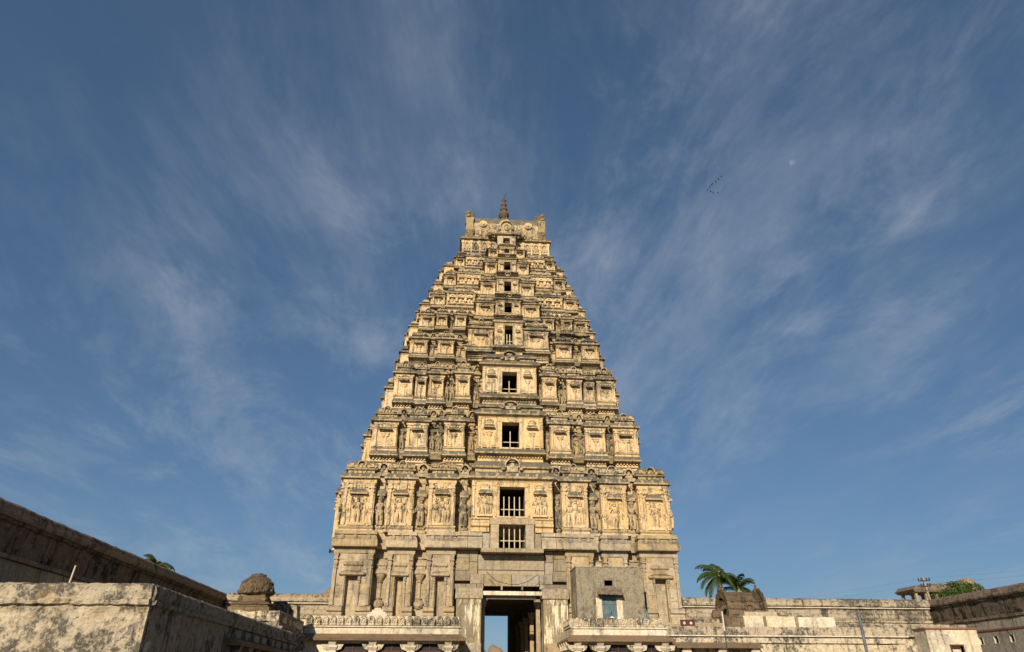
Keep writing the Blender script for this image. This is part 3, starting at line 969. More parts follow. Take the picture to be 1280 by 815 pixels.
for i in range(8):
    z0, z1 = Zf[i], Zf[i + 1]
    H = z1 - z0
    W = HWd[i]
    yr = yrec(z0) if i else 0.72
    zs_c = WINZ[i][0] - .13
    zs_n = WINZ[i + 1][0] - .13 if i < 7 else 42.55
    wh = WINH[i]
    xo_ = XOF[i]
    pc = 1.15 if i < 3 else 1.2
    # ---- core of the storey with the window shaft left open
    core = MB()
    hdp = YC - yr - .35
    We = W - .55
    Wn = (HWd[i + 1] if i < 8 else 4) - .3
    zt = z0 + H * .78
    ys = yr + .35
    yb = 2 * YC - ys
    wz0, wz1 = WINZ[i]
    core.rect([(z0 - .02, -We + xo_, -wh, ys, yb), (zt, -We + xo_, -wh, ys, yb)])
    core.rect([(z0 - .02, wh, We + xo_, ys, yb), (zt, wh, We + xo_, ys, yb)])
    core.box(-wh, wh, ys, yb, z0 - .02, wz0)
    if wz1 < zt:
        core.box(-wh, wh, ys, yb, wz1, zt)
    yn = yrec(z1) + .3
    core.box(-Wn, Wn, yn, 2 * YC - yn, zt - .01, z1 + .02)
    # thin string courses in the recesses
    for f_, o_ in ((.30, .10), (.445, .16), (.56, .22), (.66, .14)):
        zz0 = z0 + f_ * H
        for xa_, xb_ in ((-We + xo_ - o_, -1.3 * wh - .2), (1.3 * wh + .2, We + xo_ + o_)):
            core.rect([(zz0, xa_ + .05, xb_ - .05, ys - o_ * .5, ys + .3), (zz0 + .03, xa_, xb_, ys - o_, ys + .3), (zz0 + .10, xa_, xb_, ys - o_, ys + .3), (zz0 + .15, xa_ + .06, xb_ - .06, ys - o_ * .4, ys + .3)])
    for f_ in (.80, .86):
        zz0 = z0 + f_ * H
        core.rect([(zz0, -Wn - .02, Wn + .02, yn - .04, 2 * YC - yn), (zz0 + .03, -Wn - .08, Wn + .08, yn - .12, 2 * YC - yn), (zz0 + .09, -Wn - .08, Wn + .08, yn - .12, 2 * YC - yn), (zz0 + .13, -Wn - .02, Wn + .02, yn - .04, 2 * YC - yn)])
    # ledge round the storey foot
    if i:
        core.rect([(z0 - .10 * H, -W + .12 + xo_, W - .12 + xo_, yr - .02, 2 * YC - yr), (z0 - .07 * H, -W + .04 + xo_, W - .04 + xo_, yr - .10, 2 * YC - yr), (z0 - .01, -W + .14 + xo_, W - .14 + xo_, yr + .02, 2 * YC - yr)])
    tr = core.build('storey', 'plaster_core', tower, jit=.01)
    # ---- heights inside the storey
    if i == 0:
        zw, zc, zr = .585 * H, .655 * H, .815 * H
    else:
        zw, zc, zr = .49 * H, .58 * H, .775 * H
    sl = i > 0
    st1 = 'figure' if i == 0 else 'post'
    st2 = 'trio' if i == 0 else 'post'
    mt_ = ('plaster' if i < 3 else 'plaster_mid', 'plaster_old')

    def pair(fn, xa, xb):
        for sd in (-1, 1):
            fn(sd * (xa + xb) / 2 * W + (xo_ if xa > .3 else 0), (xb - xa) * W, sd)

    window_bay(i, zs_c, (.245 if i < 3 else .15) * W, pc, WINZ[i], wh, zs_n - zs_c, zs_n, yr, i < 3, BARS[i])
    Hc = zs_n - zs_c
    if i == 1:
        lay = [('b', .325, .475, .75, st2), ('r', .475, .53), ('r', .53, .60), ('b', .60, .755, .38, st1), ('r', .755, .825), ('c', .825, 1.0, .36, st1), ('r', .25, .325)]
    elif i == 2:
        lay = [('b', .33, .46, .75, st2), ('r', .46, .515), ('r', .515, .565), ('b', .565, .70, .40, st1), ('b', .725, .825, .10, st1), ('c', .845, 1.0, .36, st1), ('r', .25, .33)]
    elif i < 3:
        lay = [('b', .325, .485, .75, st2), ('r', .485, .575), ('b', .575, .735, .38, st1), ('r', .735, .81), ('c', .81, 1.0, .36, st1), ('r', .25, .325)]
    elif i == 3:
        lay = [('f', .165, .43, .85), ('r', .43, .55), ('b', .55, .72, .40, st1), ('r', .72, .83), ('c', .83, 1.0, .36, st1)]
    elif i == 4:
        lay = [('f', .165, .38, .85), ('r', .38, .46), ('b', .46, .59, .42, st1), ('r', .59, .68), ('b', .68, .81, .42, st1), ('c', .835, 1.0, .12, st1)]
    else:
        lay = [('f', .165, .37, .85), ('w', .41, .80, .42), ('c', .82, 1.0, .10, st1)]
    for it in lay:
        t, a, b = it[:3]
        if t == 'b':
            pair(lambda x, w, sd: shrine_bay(i, x, yr, z0, w, it[3], H, zw, zc, zr, it[4], slab=sl, key=a, mats=mt_), a, b)
        elif t == 'f':
            hcw = Hc * .5
            pair(lambda x, w, sd: shrine_bay(i, x, yr, zs_c - .3, w, it[3], Hc, Hc * .5 + .2, Hc * .58 + .2, Hc * .86, 'post', key='f', mats=mt_), a, b)
        elif t == 'w':
            pair(lambda x, w, sd: wide_bay(i, x, yr, z0, w, it[3], H, zw, zc, zr), a, b)
        elif t == 'r':
            pair(lambda x, w, sd: recess_column(i, x, yr + .30, z0 + .02, w * .74, zw * (1.28 if i else 1.22), fig=(i < 3), top=(zc, zr)), a, b)
        elif t == 'c':
            p_ = it[3]
            for sd in (-1, 1):
                shrine_bay(i, sd * ((a + b) / 2 * W) + xo_, yr, z0, (b - a) * W, p_, H, zw, zc, zr, it[4], roof='dome', slab=sl, key='c%d' % sd, mats=mt_,
                           sides=(1.2 * p_ + .3 if sd < 0 else 0, 1.2 * p_ + .3 if sd > 0 else 0))
    # ---- flanks: a projecting middle, two lesser bays and recess columns on either side
    D = YC - yr
    for sd in (-1, 1):
        rz = sd * math.pi / 2
        xs_ = sd * (W - .36) + xo_
        shrine_bay(i, xs_, YC, z0, .50 * D, 1.95, H, zw, zc, zr, 'post', rz=rz, slab=sl, key='s0')
        for q in (-1, 1):
            shrine_bay(i, xs_, YC + q * .45 * D, z0, .26 * D, 1.45, H, zw, zc, zr, 'post', rz=rz, slab=sl, key='s1')
            if i < 5:
                recess_column(i, xs_ - sd * .2, YC + q * .68 * D, z0, .11 * D, zw * 1.25, rz)

# ---- crown: arched drum and barrel vault
zS = 42.1
yS = yrec(zS)
Wc = 4.72
cr = MB()
zc0 = 44.05
cr.rect([(zS - .55, -4.75, 4.7, yS + .1, 2 * YC - yS), (zS - .30, -4.75, 4.7, yS + .1, 2 * YC - yS), (zS - .27, -5.0, 4.95, yS - .12, 2 * YC - yS), (zS - .20, -5.15, 5.1, yS - .26, 2 * YC - yS), (zS - .08, -5.1, 5.05, yS - .2, 2 * YC - yS), (zS, -4.8, 4.8, yS - .02, 2 * YC - yS)])
cr.box(-Wc + .15, -.36, yS, 2 * YC - yS, zS, zc0)
cr.box(.36, Wc - .15, yS, 2 * YC - yS, zS, zc0)
cr.box(-.36, .36, yS + .004, 2 * YC - yS, zS, 42.72)
cr.box(-.36, .36, yS + .004, 2 * YC - yS, 43.42, zc0)
drum = cr.build('crown_drum', 'plaster', tower, jit=.012)
put('cornice', cornice_mesh(-Wc + .15, Wc - .15, yS, 2 * YC - yS, zc0 - .3, .45, .30, 'plaster_old'), drum)
for sd in (-1, 1):
    for k, x in enumerate((1.4, 2.3, 3.2, 4.1)):
        mb = MB()
        mb.arch(0, -.12, .04, .12, .66, 1.15, .11)
        mb.ell((0, -.03, .62), (.15, .10, .34), 7, 4)
        mb.box(-.36, .36, -.12, .04, .04, .16)
        mb.build('arch_motif', 'plaster_old', drum, (sd * x, yS, zS + .1), jit=.012)
        m2 = MB().rect([(0, -.09, .09, -.08, .03), (1.1, -.08, .08, -.08, .03), (1.2, -.13, .13, -.13, .03), (1.5, -.15, .15, -.14, .03)])
        m2.build('pilaster', 'plaster', drum, (sd * (x + .46), yS, zS + .02), jit=.01)
# projecting porch with the topmost window
po = MB()
yp = yS - 1.15
po.box(-.95, -.36, yp, yS + .1, 42.35, 43.75)
po.box(.36, .95, yp, yS + .1, 42.35, 43.75)
po.box(-.361, .361, yp + .004, yS + .1, 42.35, 42.72)
po.box(-.361, .361, yp + .004, yS + .1, 43.42, 43.75)
po.rect([(42.05, -1.05, 1.05, yp - .1, yS + .1), (42.35, -1.1, 1.1, yp - .16, yS + .1)])
kapota(po, -.95, .95, yp, yS + .1, 43.75, .32, .28)
porch = po.build('window_bay', 'plaster_old', tower, jit=.012)
hd = MB()
hd.arch(0, yp - .12, yp + .5, 44.0, 1.75, 1.75, .24, 12)
hd.ell((0, yp - .02, 44.75), (.32, .14, .42), 8, 5)
hd.lathe(0, yp + .1, [(.10, 45.7), (.16, 45.85), (.07, 46.0), (.03, 46.25)], 7)
hd.loft([[(-.8, yp + .05, 44.05), (.8, yp + .05, 44.05), (.6, yp + .05, 45.1), (0, yp + .05, 45.5), (-.6, yp + .05, 45.1)], [(-.8, yS + 1.2, 44.05), (.8, yS + 1.2, 44.05), (.6, yS + 1.2, 45.1), (0, yS + 1.2, 45.5), (-.6, yS + 1.2, 45.1)]][::-1])
hd.build('dormer', 'plaster_old', porch, jit=.015)
for sd in (-1, 1):
    q = MB()
    q.ell((sd * 1.25, yp + .35, 44.35), (.36, .3, .42), 8, 5)
    q.ell((sd * 1.75, yp + .6, 44.2), (.3, .3, .3), 7, 4)
    q.build('side_scroll', 'plaster_old', porch, jit=.03)
# vault
zv = 44.45
hv = 3.75
pr = []
for k in range(15):
    a = R(-22) + R(224) * k / 14
    pr.append((YC - 3.0 * math.cos(a) * (1.0 if math.sin(a) > 0 else 1.0), zv + 1.25 + (hv - 1.25) * max(math.sin(a), -.42)))
vm = MB()
nseg = 26
rings = []
for k in range(nseg + 1):
    x = -3.95 + 7.9 * k / nseg
    rings.append([(x, y + .06 * noise.noise(Vector((x * 1.3, y, z))), z + .08 * noise.noise(Vector((x * 1.7, y * .6, z + 4)))) for y, z in pr])
vm.loft([list(reversed(r)) for r in rings])
vault = vm.build('barrel_vault', 'plaster_old', tower)
MB().box(-3.9, 3.9, YC - 2.75, YC + 2.75, zc0 + .1, zv + .9).build('vault_neck', 'plaster_old', vault, jit=.02)
for sd in (-1, 1):
    g = MB()
    # end gable: ribbed horseshoe with a leaning horn
    rr = []
    for k in range(17):
        a = R(-28) + R(236) * k / 16
        w_ = .46 + .10 * (k % 2)
        c_, s_ = math.cos(a), math.sin(a)
        ro, ri = 3.25 + .14 * (k % 2), 2.5
        zb_ = zv + 1.35
        kz = (hv - 1.0) / 3.05
        xo = sd * 4.0
        rr.append([(xo - sd * w_, YC - ro * c_, zb_ + ro * s_ * kz), (xo + sd * w_ * .6, YC - ro * c_, zb_ + ro * s_ * kz), (xo + sd * w_ * .6, YC - ri * c_, zb_ + ri * s_ * kz), (xo - sd * w_, YC - ri * c_, zb_ + ri * s_ * kz)])
    g.loft(rr if sd > 0 else [list(reversed(q)) for q in rr])
    g.lathe(sd * 4.05, YC, [(.42, zv + hv - .1), (.36, zv + hv + .3), (.24, zv + hv + .48), (.30, zv + hv + .62), (.08, zv + hv + .8)], 8)
    for k in range(7):
        a = R(20 + 22 * k)
        g.ell((sd * 4.1, YC - 3.45 * math.cos(a), zv + 1.35 + 3.4 * math.sin(a) * (hv - 1.0) / 3.05), (.3, .22, .24), 6, 4)
    g.build('horseshoe_gable', 'stucco_dark', vault, jit=.04)
    # relief on the vault slope: disc and two small standing figures
    d = MB()
    d.lathe(0, 0, [(.42, 0), (.46, .06), (.40, .14), (.24, .12), (.20, .2), (.05, .2)], 16)
    o = d.build('relief_disc', 'plaster', vault, (sd * 2.45, YC - 3.0, zv + 1.55))
    o.rotation_euler = (R(82), 0, 0)
    for q, (fx_, fz_, fh_) in enumerate(((2.15, .1, .95), (2.75, .1, .95), (1.5, .2, 1.3))):
        f2 = MB()
        figure(f2, sd * fx_, YC - 3.01, zv + fz_, fh_, 3 + q, 1 + (q == 2))
        f2.build('relief_figure', 'plaster', vault, jit=.01)
crest = MB()
for k in range(19):
    x = -3.5 + 7.0 * k / 18
    if k in (3, 11, 15):
        continue
    h = .22 + .22 * abs(noise.noise(Vector((x * 2, 1, 1))))
    crest.rect([(zv + hv - .15, x - .17, x + .17, YC - .2, YC + .2), (zv + hv + h * .6, x - .16, x + .16, YC - .18, YC + .18), (zv + hv + h, x - .06, x + .06, YC - .07, YC + .07)])
crest.build('ridge_crest', 'stucco_dark', vault, jit=.03)
fi = MB()
fi.lathe(0, YC, [(.5, zv + hv - .1), (.55, zv + hv + 0.14), (.3, zv + hv + 0.23), (.24, zv + hv + 0.53), (.36, zv + hv + 0.64), (.3, zv + hv + 0.88), (.44, zv + hv + 1.05), (.62, zv + hv + 1.35), (.60, zv + hv + 1.58), (.34, zv + hv + 1.87),
                 (.30, zv + hv + 2.01), (.42, zv + hv + 2.15), (.34, zv + hv + 2.40), (.2, zv + hv + 2.63), (.34, zv + hv + 2.83), (.26, zv + hv + 3.04), (.16, zv + hv + 3.33), (.26, zv + hv + 3.51), (.16, zv + hv + 3.65), (.05, zv + hv + 3.86)], 14)
fin = fi.build('finial', 'finial_stone', tower)
MB().tube([(0, YC, zv + hv + 3.8), (.18, YC, zv + hv + 4.3), (.42, YC, zv + hv + 4.7)], [.05, .04, .03], 5).build('finial_spike', 'metal_dark', fin)
for sd in (-1, 1):
    MB().tube([(sd * .25, YC, zv + hv + 1.7), (sd * 1.05, YC, zv + hv - .05)], .03, 4).build('stay_wire', 'metal_dark', fin)

# ------------------------------------------------------------------ stone storey with the gateway
GX = 2.17
BZ = 11.8
PASS_TOP = 8.12
base = MB()
base.box(-12.5, -GX - .45, .95, 21.4, 0, 11.75)
base.box(GX + .45, 12.0, .95, 21.4, 0, 11.75)
base.box(-GX - .452, GX + .452, .62, 21.4, PASS_TOP, 10.55)
base.box(-GX - .452, -1.0, .62, 21.4, 10.55, 11.75)
base.box(1.0, GX + .452, .62, 21.4, 10.55, 11.75)
stone = base.build('stone_storey', 'granite', tower, jit=.0)


def stone_bay(x, w, p, niche_=True, wide=False):
    """one bay of the granite storey: plinth, wall, slit niche, cornice"""
    yr = .95
    mb = MB()
    h_ = w / 2
    nw = w * .15
    yf = yr - p
    # wall round a recessed upright slot
    mb.box(x - h_ + .02, x - nw - .002, yf + .04, yr + .2, 0, 10.35)
    mb.box(x + nw + .002, x + h_ - .02, yf + .04, yr + .2, 0, 10.35)
    mb.box(x - nw - .001, x + nw + .001, yf + .004, yr + .2, 8.74, 10.35)
    mb.box(x - nw - .001, x + nw + .001, yf + .45, yr + .2, 0, 8.75)
    b = mb.build('stone_bay', 'granite', tower, jit=.006)
    rdb = random.Random(int(x * 10))
    for sd in (-1, 1):
        z_ = 6.6
        while z_ < 10.3:
            zn = min(10.34, z_ + rdb.uniform(.5, .95))
            if zn > 10.0:
                zn = 10.34
            xa, xb = sorted((x + sd * nw, x + sd * h_))
            MB().box(xa, xb, yf + rdb.uniform(-.012, .012), yf + .3, z_ + .008, zn - .008).build('stone_block', 'granite', b, jit=.006)
            z_ = zn
    for sd in (-1, 1):
        pl = MB()
        xa, xb = sorted((x + sd * (nw + .04), x + sd * (h_ + .10)))
        pl.rect([(5.6, xa, xb, yf - .18, yr), (6.05, xa, xb, yf - .18, yr), (6.1, xa, xb, yf - .06, yr), (6.28, xa, xb, yf - .06, yr), (6.32, xa, xb, yf - .20, yr), (6.55, xa, xb, yf - .22, yr), (6.68, xa, xb, yf - .08, yr)])
        pl.build('plinth_moulding', 'granite', b, jit=.012)
    a = .2
    pm = pilaster_mesh(a, 10.2 - 6.68, .24, 'granite')
    for sd in (-1, 1):
        put('pilaster', pm, b, (x + sd * (h_ - .17), yf, 6.68))
        put('niche_post', cached(('np',), lambda: pilaster_mesh(.10, 8.62 - 6.6, .16, 'granite')), b, (x + sd * (nw + .12), yf, 6.6))
    c = MB()
    c.rect([(8.66, x - w * .27, x + w * .27, yf - .12, yr), (8.72, x - w * .33, x + w * .33, yf - .20, yr), (8.86, x - w * .33, x + w * .33, yf - .18, yr), (8.98, x - w * .24, x + w * .24, yf - .07, yr)])
    c.box(x - w * .2, x + w * .2, yf - .05, yr, 9.0, 9.3)
    c.rect([(9.32, x - w * .22, x + w * .22, yf - .06, yr), (9.4, x - w * .25, x + w * .25, yf - .13, yr), (9.62, x - w * .23, x + w * .23, yf - .10, yr)])
    c.build('niche_canopy', 'granite', b, jit=.01)
    e = MB()
    e.rect([(10.2, x - h_ - .06, x + h_ + .06, yf - .06, yr), (10.42, x - h_ - .08, x + h_ + .08, yf - .08, yr), (10.45, x - h_ - .02, x + h_ + .02, yf - .02, yr), (10.6, x - h_ - .02, x + h_ + .02, yf - .02, yr)])
    e.build('frieze', 'granite', b, jit=.01)
    c2 = MB()
    c2.rect([(10.6, x - h_ - .02, x + h_ + .02, yf - .02, yr + .6), (10.63, x - h_ - .20, x + h_ + .20, yf - .42, yr + .6), (10.75, x - h_ - .22, x + h_ + .22, yf - .44, yr + .6), (11.1, x - h_ - .20, x + h_ + .20, yf - .42, yr + .6),
             (11.36, x - h_ - .12, x + h_ + .12, yf - .30, yr + .6)])
    c2.rect([(11.36, x - h_ - .06, x + h_ + .06, yf - .18, yr + .6), (11.48, x - h_ - .06, x + h_ + .06, yf - .18, yr + .6), (11.5, x - h_ - .14, x + h_ + .14, yf - .30, yr + .6), (11.78, x - h_ - .12, x + h_ + .12, yf - .28, yr + .6)])
    n = 3
    for k in range(n):
        xx = x - h_ + w * (k + .5) / n
        c2.ell((xx, yf - .36, 11.28), (.20, .14, .2), 8, 4)
    c2.build('cornice', 'granite', b, jit=.012)
    return b


def pot_column(x):
    def fn():
        mb = MB()
        mb.box(-.42, .42, -.12, .3, 5.6, 6.55)
        mb.lathe(0, -.05, [(.2, 6.55), (.34, 6.72), (.40, 6.9), (.30, 7.08), (.16, 7.15), (.24, 7.25), (.11, 7.32), (.12, 8.3), (.2, 8.36), (.13, 8.42), (.26, 8.6), (.36, 8.78), (.38, 8.86)], 10)
        mb.rect([(8.86, -.46, .46, -.36, .3), (8.92, -.5, .5, -.42, .3), (9.15, -.48, .48, -.36, .3), (9.3, -.36, .36, -.2, .3), (9.42, -.36, .36, -.2, .3), (9.5, -.42, .42, -.28, .3), (9.75, -.38, .38, -.24, .3), (9.95, -.2, .2, -.1, .3)])
        mb.rect([(10.0, -.5, .5, -.12, .3), (10.3, -.5, .5, -.12, .3)])
        mb.rect([(10.62, -.62, .62, -.30, .3), (11.05, -.62, .62, -.30, .3), (11.35, -.62, .62, -.18, .3), (11.78, -.62, .62, -.2, .3)])
        return mb.mesh('pot_column', 'granite', jit=.012)
    put('pot_column', cached(('pot',), fn), tower, (x, .95, 0))


for sd in (-1, 1):
    q = -.2 if sd < 0 else 0
    stone_bay(sd * 11.02 - .42 * (sd < 0), 2.8, .97)
    stone_bay(sd * 7.75 - .34 * (sd < 0), 1.86, .75)
    stone_bay(sd * 5.05 - .14 * (sd < 0), 2.0, .93)
    pot_column(sd * 9.13 - .38 * (sd < 0))
    pot_column(sd * 6.43 - .24 * (sd < 0))
    # flank walls of the granite storey
    fl = MB()
    xs2 = sorted((sd * 11.8, sd * 12.75))
    fl.box(xs2[0], xs2[1], 6.5, 15.5, 0, 10.4)
    xs3 = sorted((sd * 11.8, sd * 13.0))
    fl.rect([(10.6, xs3[0], xs3[1], 6.1, 15.9), (11.1, xs3[0], xs3[1], 6.1, 15.9), (11.4, xs3[0], xs3[1], 6.3, 15.7), (11.78, xs3[0], xs3[1], 6.2, 15.8)])
    fl.build('flank_bay', 'granite', tower, jit=.012)

# gate masonry: courses of separate blocks
BLK = [(-2.45, 2.45, 9.22, 10.28, .30), (-2.45, 2.45, 8.92, 9.19, .22), (-2.0, -.02, 8.10, 8.89, .34), (.02, 2.0, 8.10, 8.89, .36)]
for sd in (-1, 1):
    BLK += [tuple(sorted((sd * 2.04, sd * 3.0))) + (8.25, 8.9, .40), tuple(sorted((sd * 3.04, sd * 4.1))) + (8.45, 9.15, .34), tuple(sorted((sd * 2.5, sd * 3.1))) + (8.93, 9.75, .30),
            tuple(sorted((sd * 3.14, sd * 4.1))) + (9.18, 10.0, .36), tuple(sorted((sd * 2.5, sd * 3.1))) + (9.78, 10.55, .33), tuple(sorted((sd * 3.13, sd * 4.1))) + (10.03, 10.55, .31),
            tuple(sorted((sd * 2.05, sd * 2.5))) + (7.9, 8.22, .42), tuple(sorted((sd * 2.54, sd * 4.1))) + (7.9, 8.22, .38)]
for x0, x1, z0, z1, p in BLK:
    MB().rect([(z0, x0, x1, .62 - p, .7), (z1, x0, x1, .62 - p, .7)]).build('stone_block', 'granite_grey', stone, jit=.012)
# cornice blocks left and right of the lower window, its jambs and lintel
for sd in (-1, 1):
    for a, b in ((2.2, 3.25), (3.28, 4.05)):
        x0, x1 = sorted((sd * a, sd * b))
        MB().rect([(10.6, x0, x1, -.08, 1.0), (10.64, x0, x1, -.42, 1.0), (11.1, x0, x1, -.42, 1.0), (11.36, x0, x1, -.30, 1.0), (11.38, x0, x1, -.2, 1.0), (11.5, x0, x1, -.2, 1.0), (11.52, x0, x1, -.32, 1.0), (11.79, x0, x1, -.30, 1.0)]).build('cornice_block', 'granite', stone, jit=.012)
    x0, x1 = sorted((sd * 1.0, sd * 1.62))
    MB().box(x0, x1, -.50, 1.2, 10.62, 12.32).build('window_jamb', 'granite', stone, jit=.01)
    x0, x1 = sorted((sd * 1.66, sd * 2.17))
    MB().box(x0, x1, -.22, 1.2, 10.62, 11.8).build('stone_block', 'granite_grey', stone, jit=.012)
MB().box(-1.7, 1.7, -.54, 1.2, 12.34, 12.78).build('window_lintel', 'granite', stone, jit=.012)
MB().box(-2.3, 2.3, -.60, 1.2, 10.32, 10.6).build('window_sill', 'granite', stone, jit=.012)
for k in range(4):
    x = -1.0 + 2.0 * (k + 1) / 5
    put('window_bar', cached(('wb0',), lambda: MB().box(-.035, .035, -.035, .035, 0, 1.68).mesh('window_bar', 'bar_wood')), stone, (x, .0, 10.62))
MB().box(-.98, .98, -.04, .03, 11.2, 11.26).build('window_rail', 'bar_wood', stone)
MB().box(-1.6, 1.6, 4.0, 4.2, 10.3, 12.9).build('dark_back', 'dark_wood_and_shade', stone)  # dark back painting deep shade into the lower window

# gate piers with carved top block and lime runs
for sd in (-1, 1):
    x0, x1 = sorted((sd * 2.2, sd * 3.95))
    pb = MB()
    pb.box(x0, x1, -.55, .7, 0, 7.12)
    pier = pb.build('gate_pier', 'pier_stone', tower, jit=.012)
    ft = MB()
    ft.rect([(7.12, x0 - .06, x1 + .06, -.62, .7), (7.18, x0 - .1, x1 + .1, -.68, .7), (7.8, x0 - .06, x1 + .06, -.64, .7), (7.88, x0 - .02, x1 + .02, -.58, .7)])
    for k in range(9):
        ft.ell((x0 + (x1 - x0) * (k + .5) / 9, -.64, 7.32 + .12 * (k % 2)), (.08, .09, .1), 5, 3)
        ft.ell((x0 + (x1 - x0) * (k + .5) / 9, -.62, 7.62), (.07, .08, .08), 5, 3)
    ft.build('carved_block', 'granite_grey', pier, jit=.02)
    for k in range(4):
        xx = x0 + (x1 - x0) * (k + .5) / 4
        MB().rect([(3.0, xx - .13, xx + .13, -.60, -.5), (6.7, xx - .12, xx + .12, -.60, -.5), (6.85, xx - .17, xx + .17, -.64, -.5), (7.1, xx - .17, xx + .17, -.64, -.5)]).build('carved_rib', 'pier_stone', pier, jit=.012)
    xa, xb = sorted((sd * 2.0, sd * 3.98))
    for z0, z1 in ((0, 1.6), (1.63, 3.3), (3.33, 4.3)):
        MB().box(min(sd * 2.2, sd * 4.0) - .02, max(sd * 2.2, sd * 4.0) + .02, -.66, -.5, z0, z1).build('stone_block', 'granite', pier, jit=.012)

# timber-like stone beams over the opening
gb = MB().box(-2.28, 2.12, -.5, -.12, 7.40, 7.66).build('gate_beam', 'limewash', tower, jit=.02)
MB().box(-1.85, 1.75, -.1, .25, 7.18, 7.44).build('inner_beam', 'granite_grey', gb, jit=.015)
for x in (-.75, .72):
    MB().box(x - .06, x + .06, -.35, -.15, 7.76, 8.06).build('strut', 'granite_grey', gb)
MB().box(-2.2, 2.2, .9, 6.0, 8.06, 8.11).build('soffit', 'dark_wood_and_shade', gb)

# passage: side aisles with posts, roof slabs, far doorway
ps = MB()
ps.box(-GX - .48, GX + .48, 20.5, 22.0, 7.962, 8.6)
ps.build('far_lintel', 'granite_grey', tower, jit=.01)
MB().box(1.42, GX + .5, 20.6, 22.1, 0, 7.96).build('far_jamb', 'granite_grey', tower, jit=.01)
MB().box(-GX - .5, -1.42, 20.6, 22.1, 0, 7.96).build('far_jamb', 'granite_grey', tower, jit=.01)
for k, (y, x, z) in enumerate(((1.2, 2.0, 7.3), (5.0, 1.95, 6.75), (8.5, 1.9, 6.65), (12, 1.9, 6.6), (16, 1.9, 6.6))):
    for sd in (-1, 1):
        def pf():
            mb = MB()
            mb.rect([(0, -.2, .2, -.2, .2), (1.2, -.2, .2, -.2, .2), (1.25, -.15, .15, -.15, .15), (z - .5, -.14, .14, -.14, .14), (z - .45, -.22, .22, -.22, .22), (z - .3, -.22, .22, -.22, .22), (z, -.32, .32, -.2, .2)])
            return mb.mesh('passage_post', 'granite', jit=.01)
        put('passage_post', cached(('pp', k), pf), tower, (sd * x, y, 0))
MB().tube([(-1.9, -.55, 8.95), (-1.2, -.6, 8.35), (-.3, -.62, 8.12), (.4, -.62, 8.1), (1.2, -.6, 8.35), (1.9, -.55, 8.85)], .018, 4).build('hanging_wire', 'wire', tower)
# horn loudspeaker on the corner of the stone storey
hs = MB()
for k in range(1):
    rings = []
    for d, r in ((0, .17), (.1, .11), (.2, .06), (.45, .04)):
        rings.append([(-12.95 - (.45 - d) * .7, .1 + r * math.cos(a), 10.35 + r * math.sin(a)) for a in [2 * math.pi * j / 10 for j in range(10)]])
    hs.loft(rings)
hs.box(-13.2, -12.7, .05, .15, 10.2, 10.27)
tag(hs.build('loudspeaker', 'metal_dark'), 'small black horn loudspeaker on the left corner of the stone storey', 'loudspeaker')


# ------------------------------------------------------------------ cloisters before the tower
def merlon_mesh():
    mb = MB()
    pts = []
    for k in range(9):
        a = math.pi * k / 8
        pts.append((.215 * math.cos(a), .36 + .22 * math.sin(a)))
    out = [(.215, 0)] + pts + [(-.215, 0)]
    mb.loft([[(x, .14, z) for x, z in out], [(x, -.08, z) for x, z in out], [(x * .8, -.16, .03 + z * .88) for x, z in out]])
    mb.arch(0, -.22, -.1, .08, .34, .42, .055, 8)
    mb.ell((0, -.17, .24), (.07, .06, .10), 6, 4)
    return mb.mesh('merlon', 'limewash_stained', jit=.015)


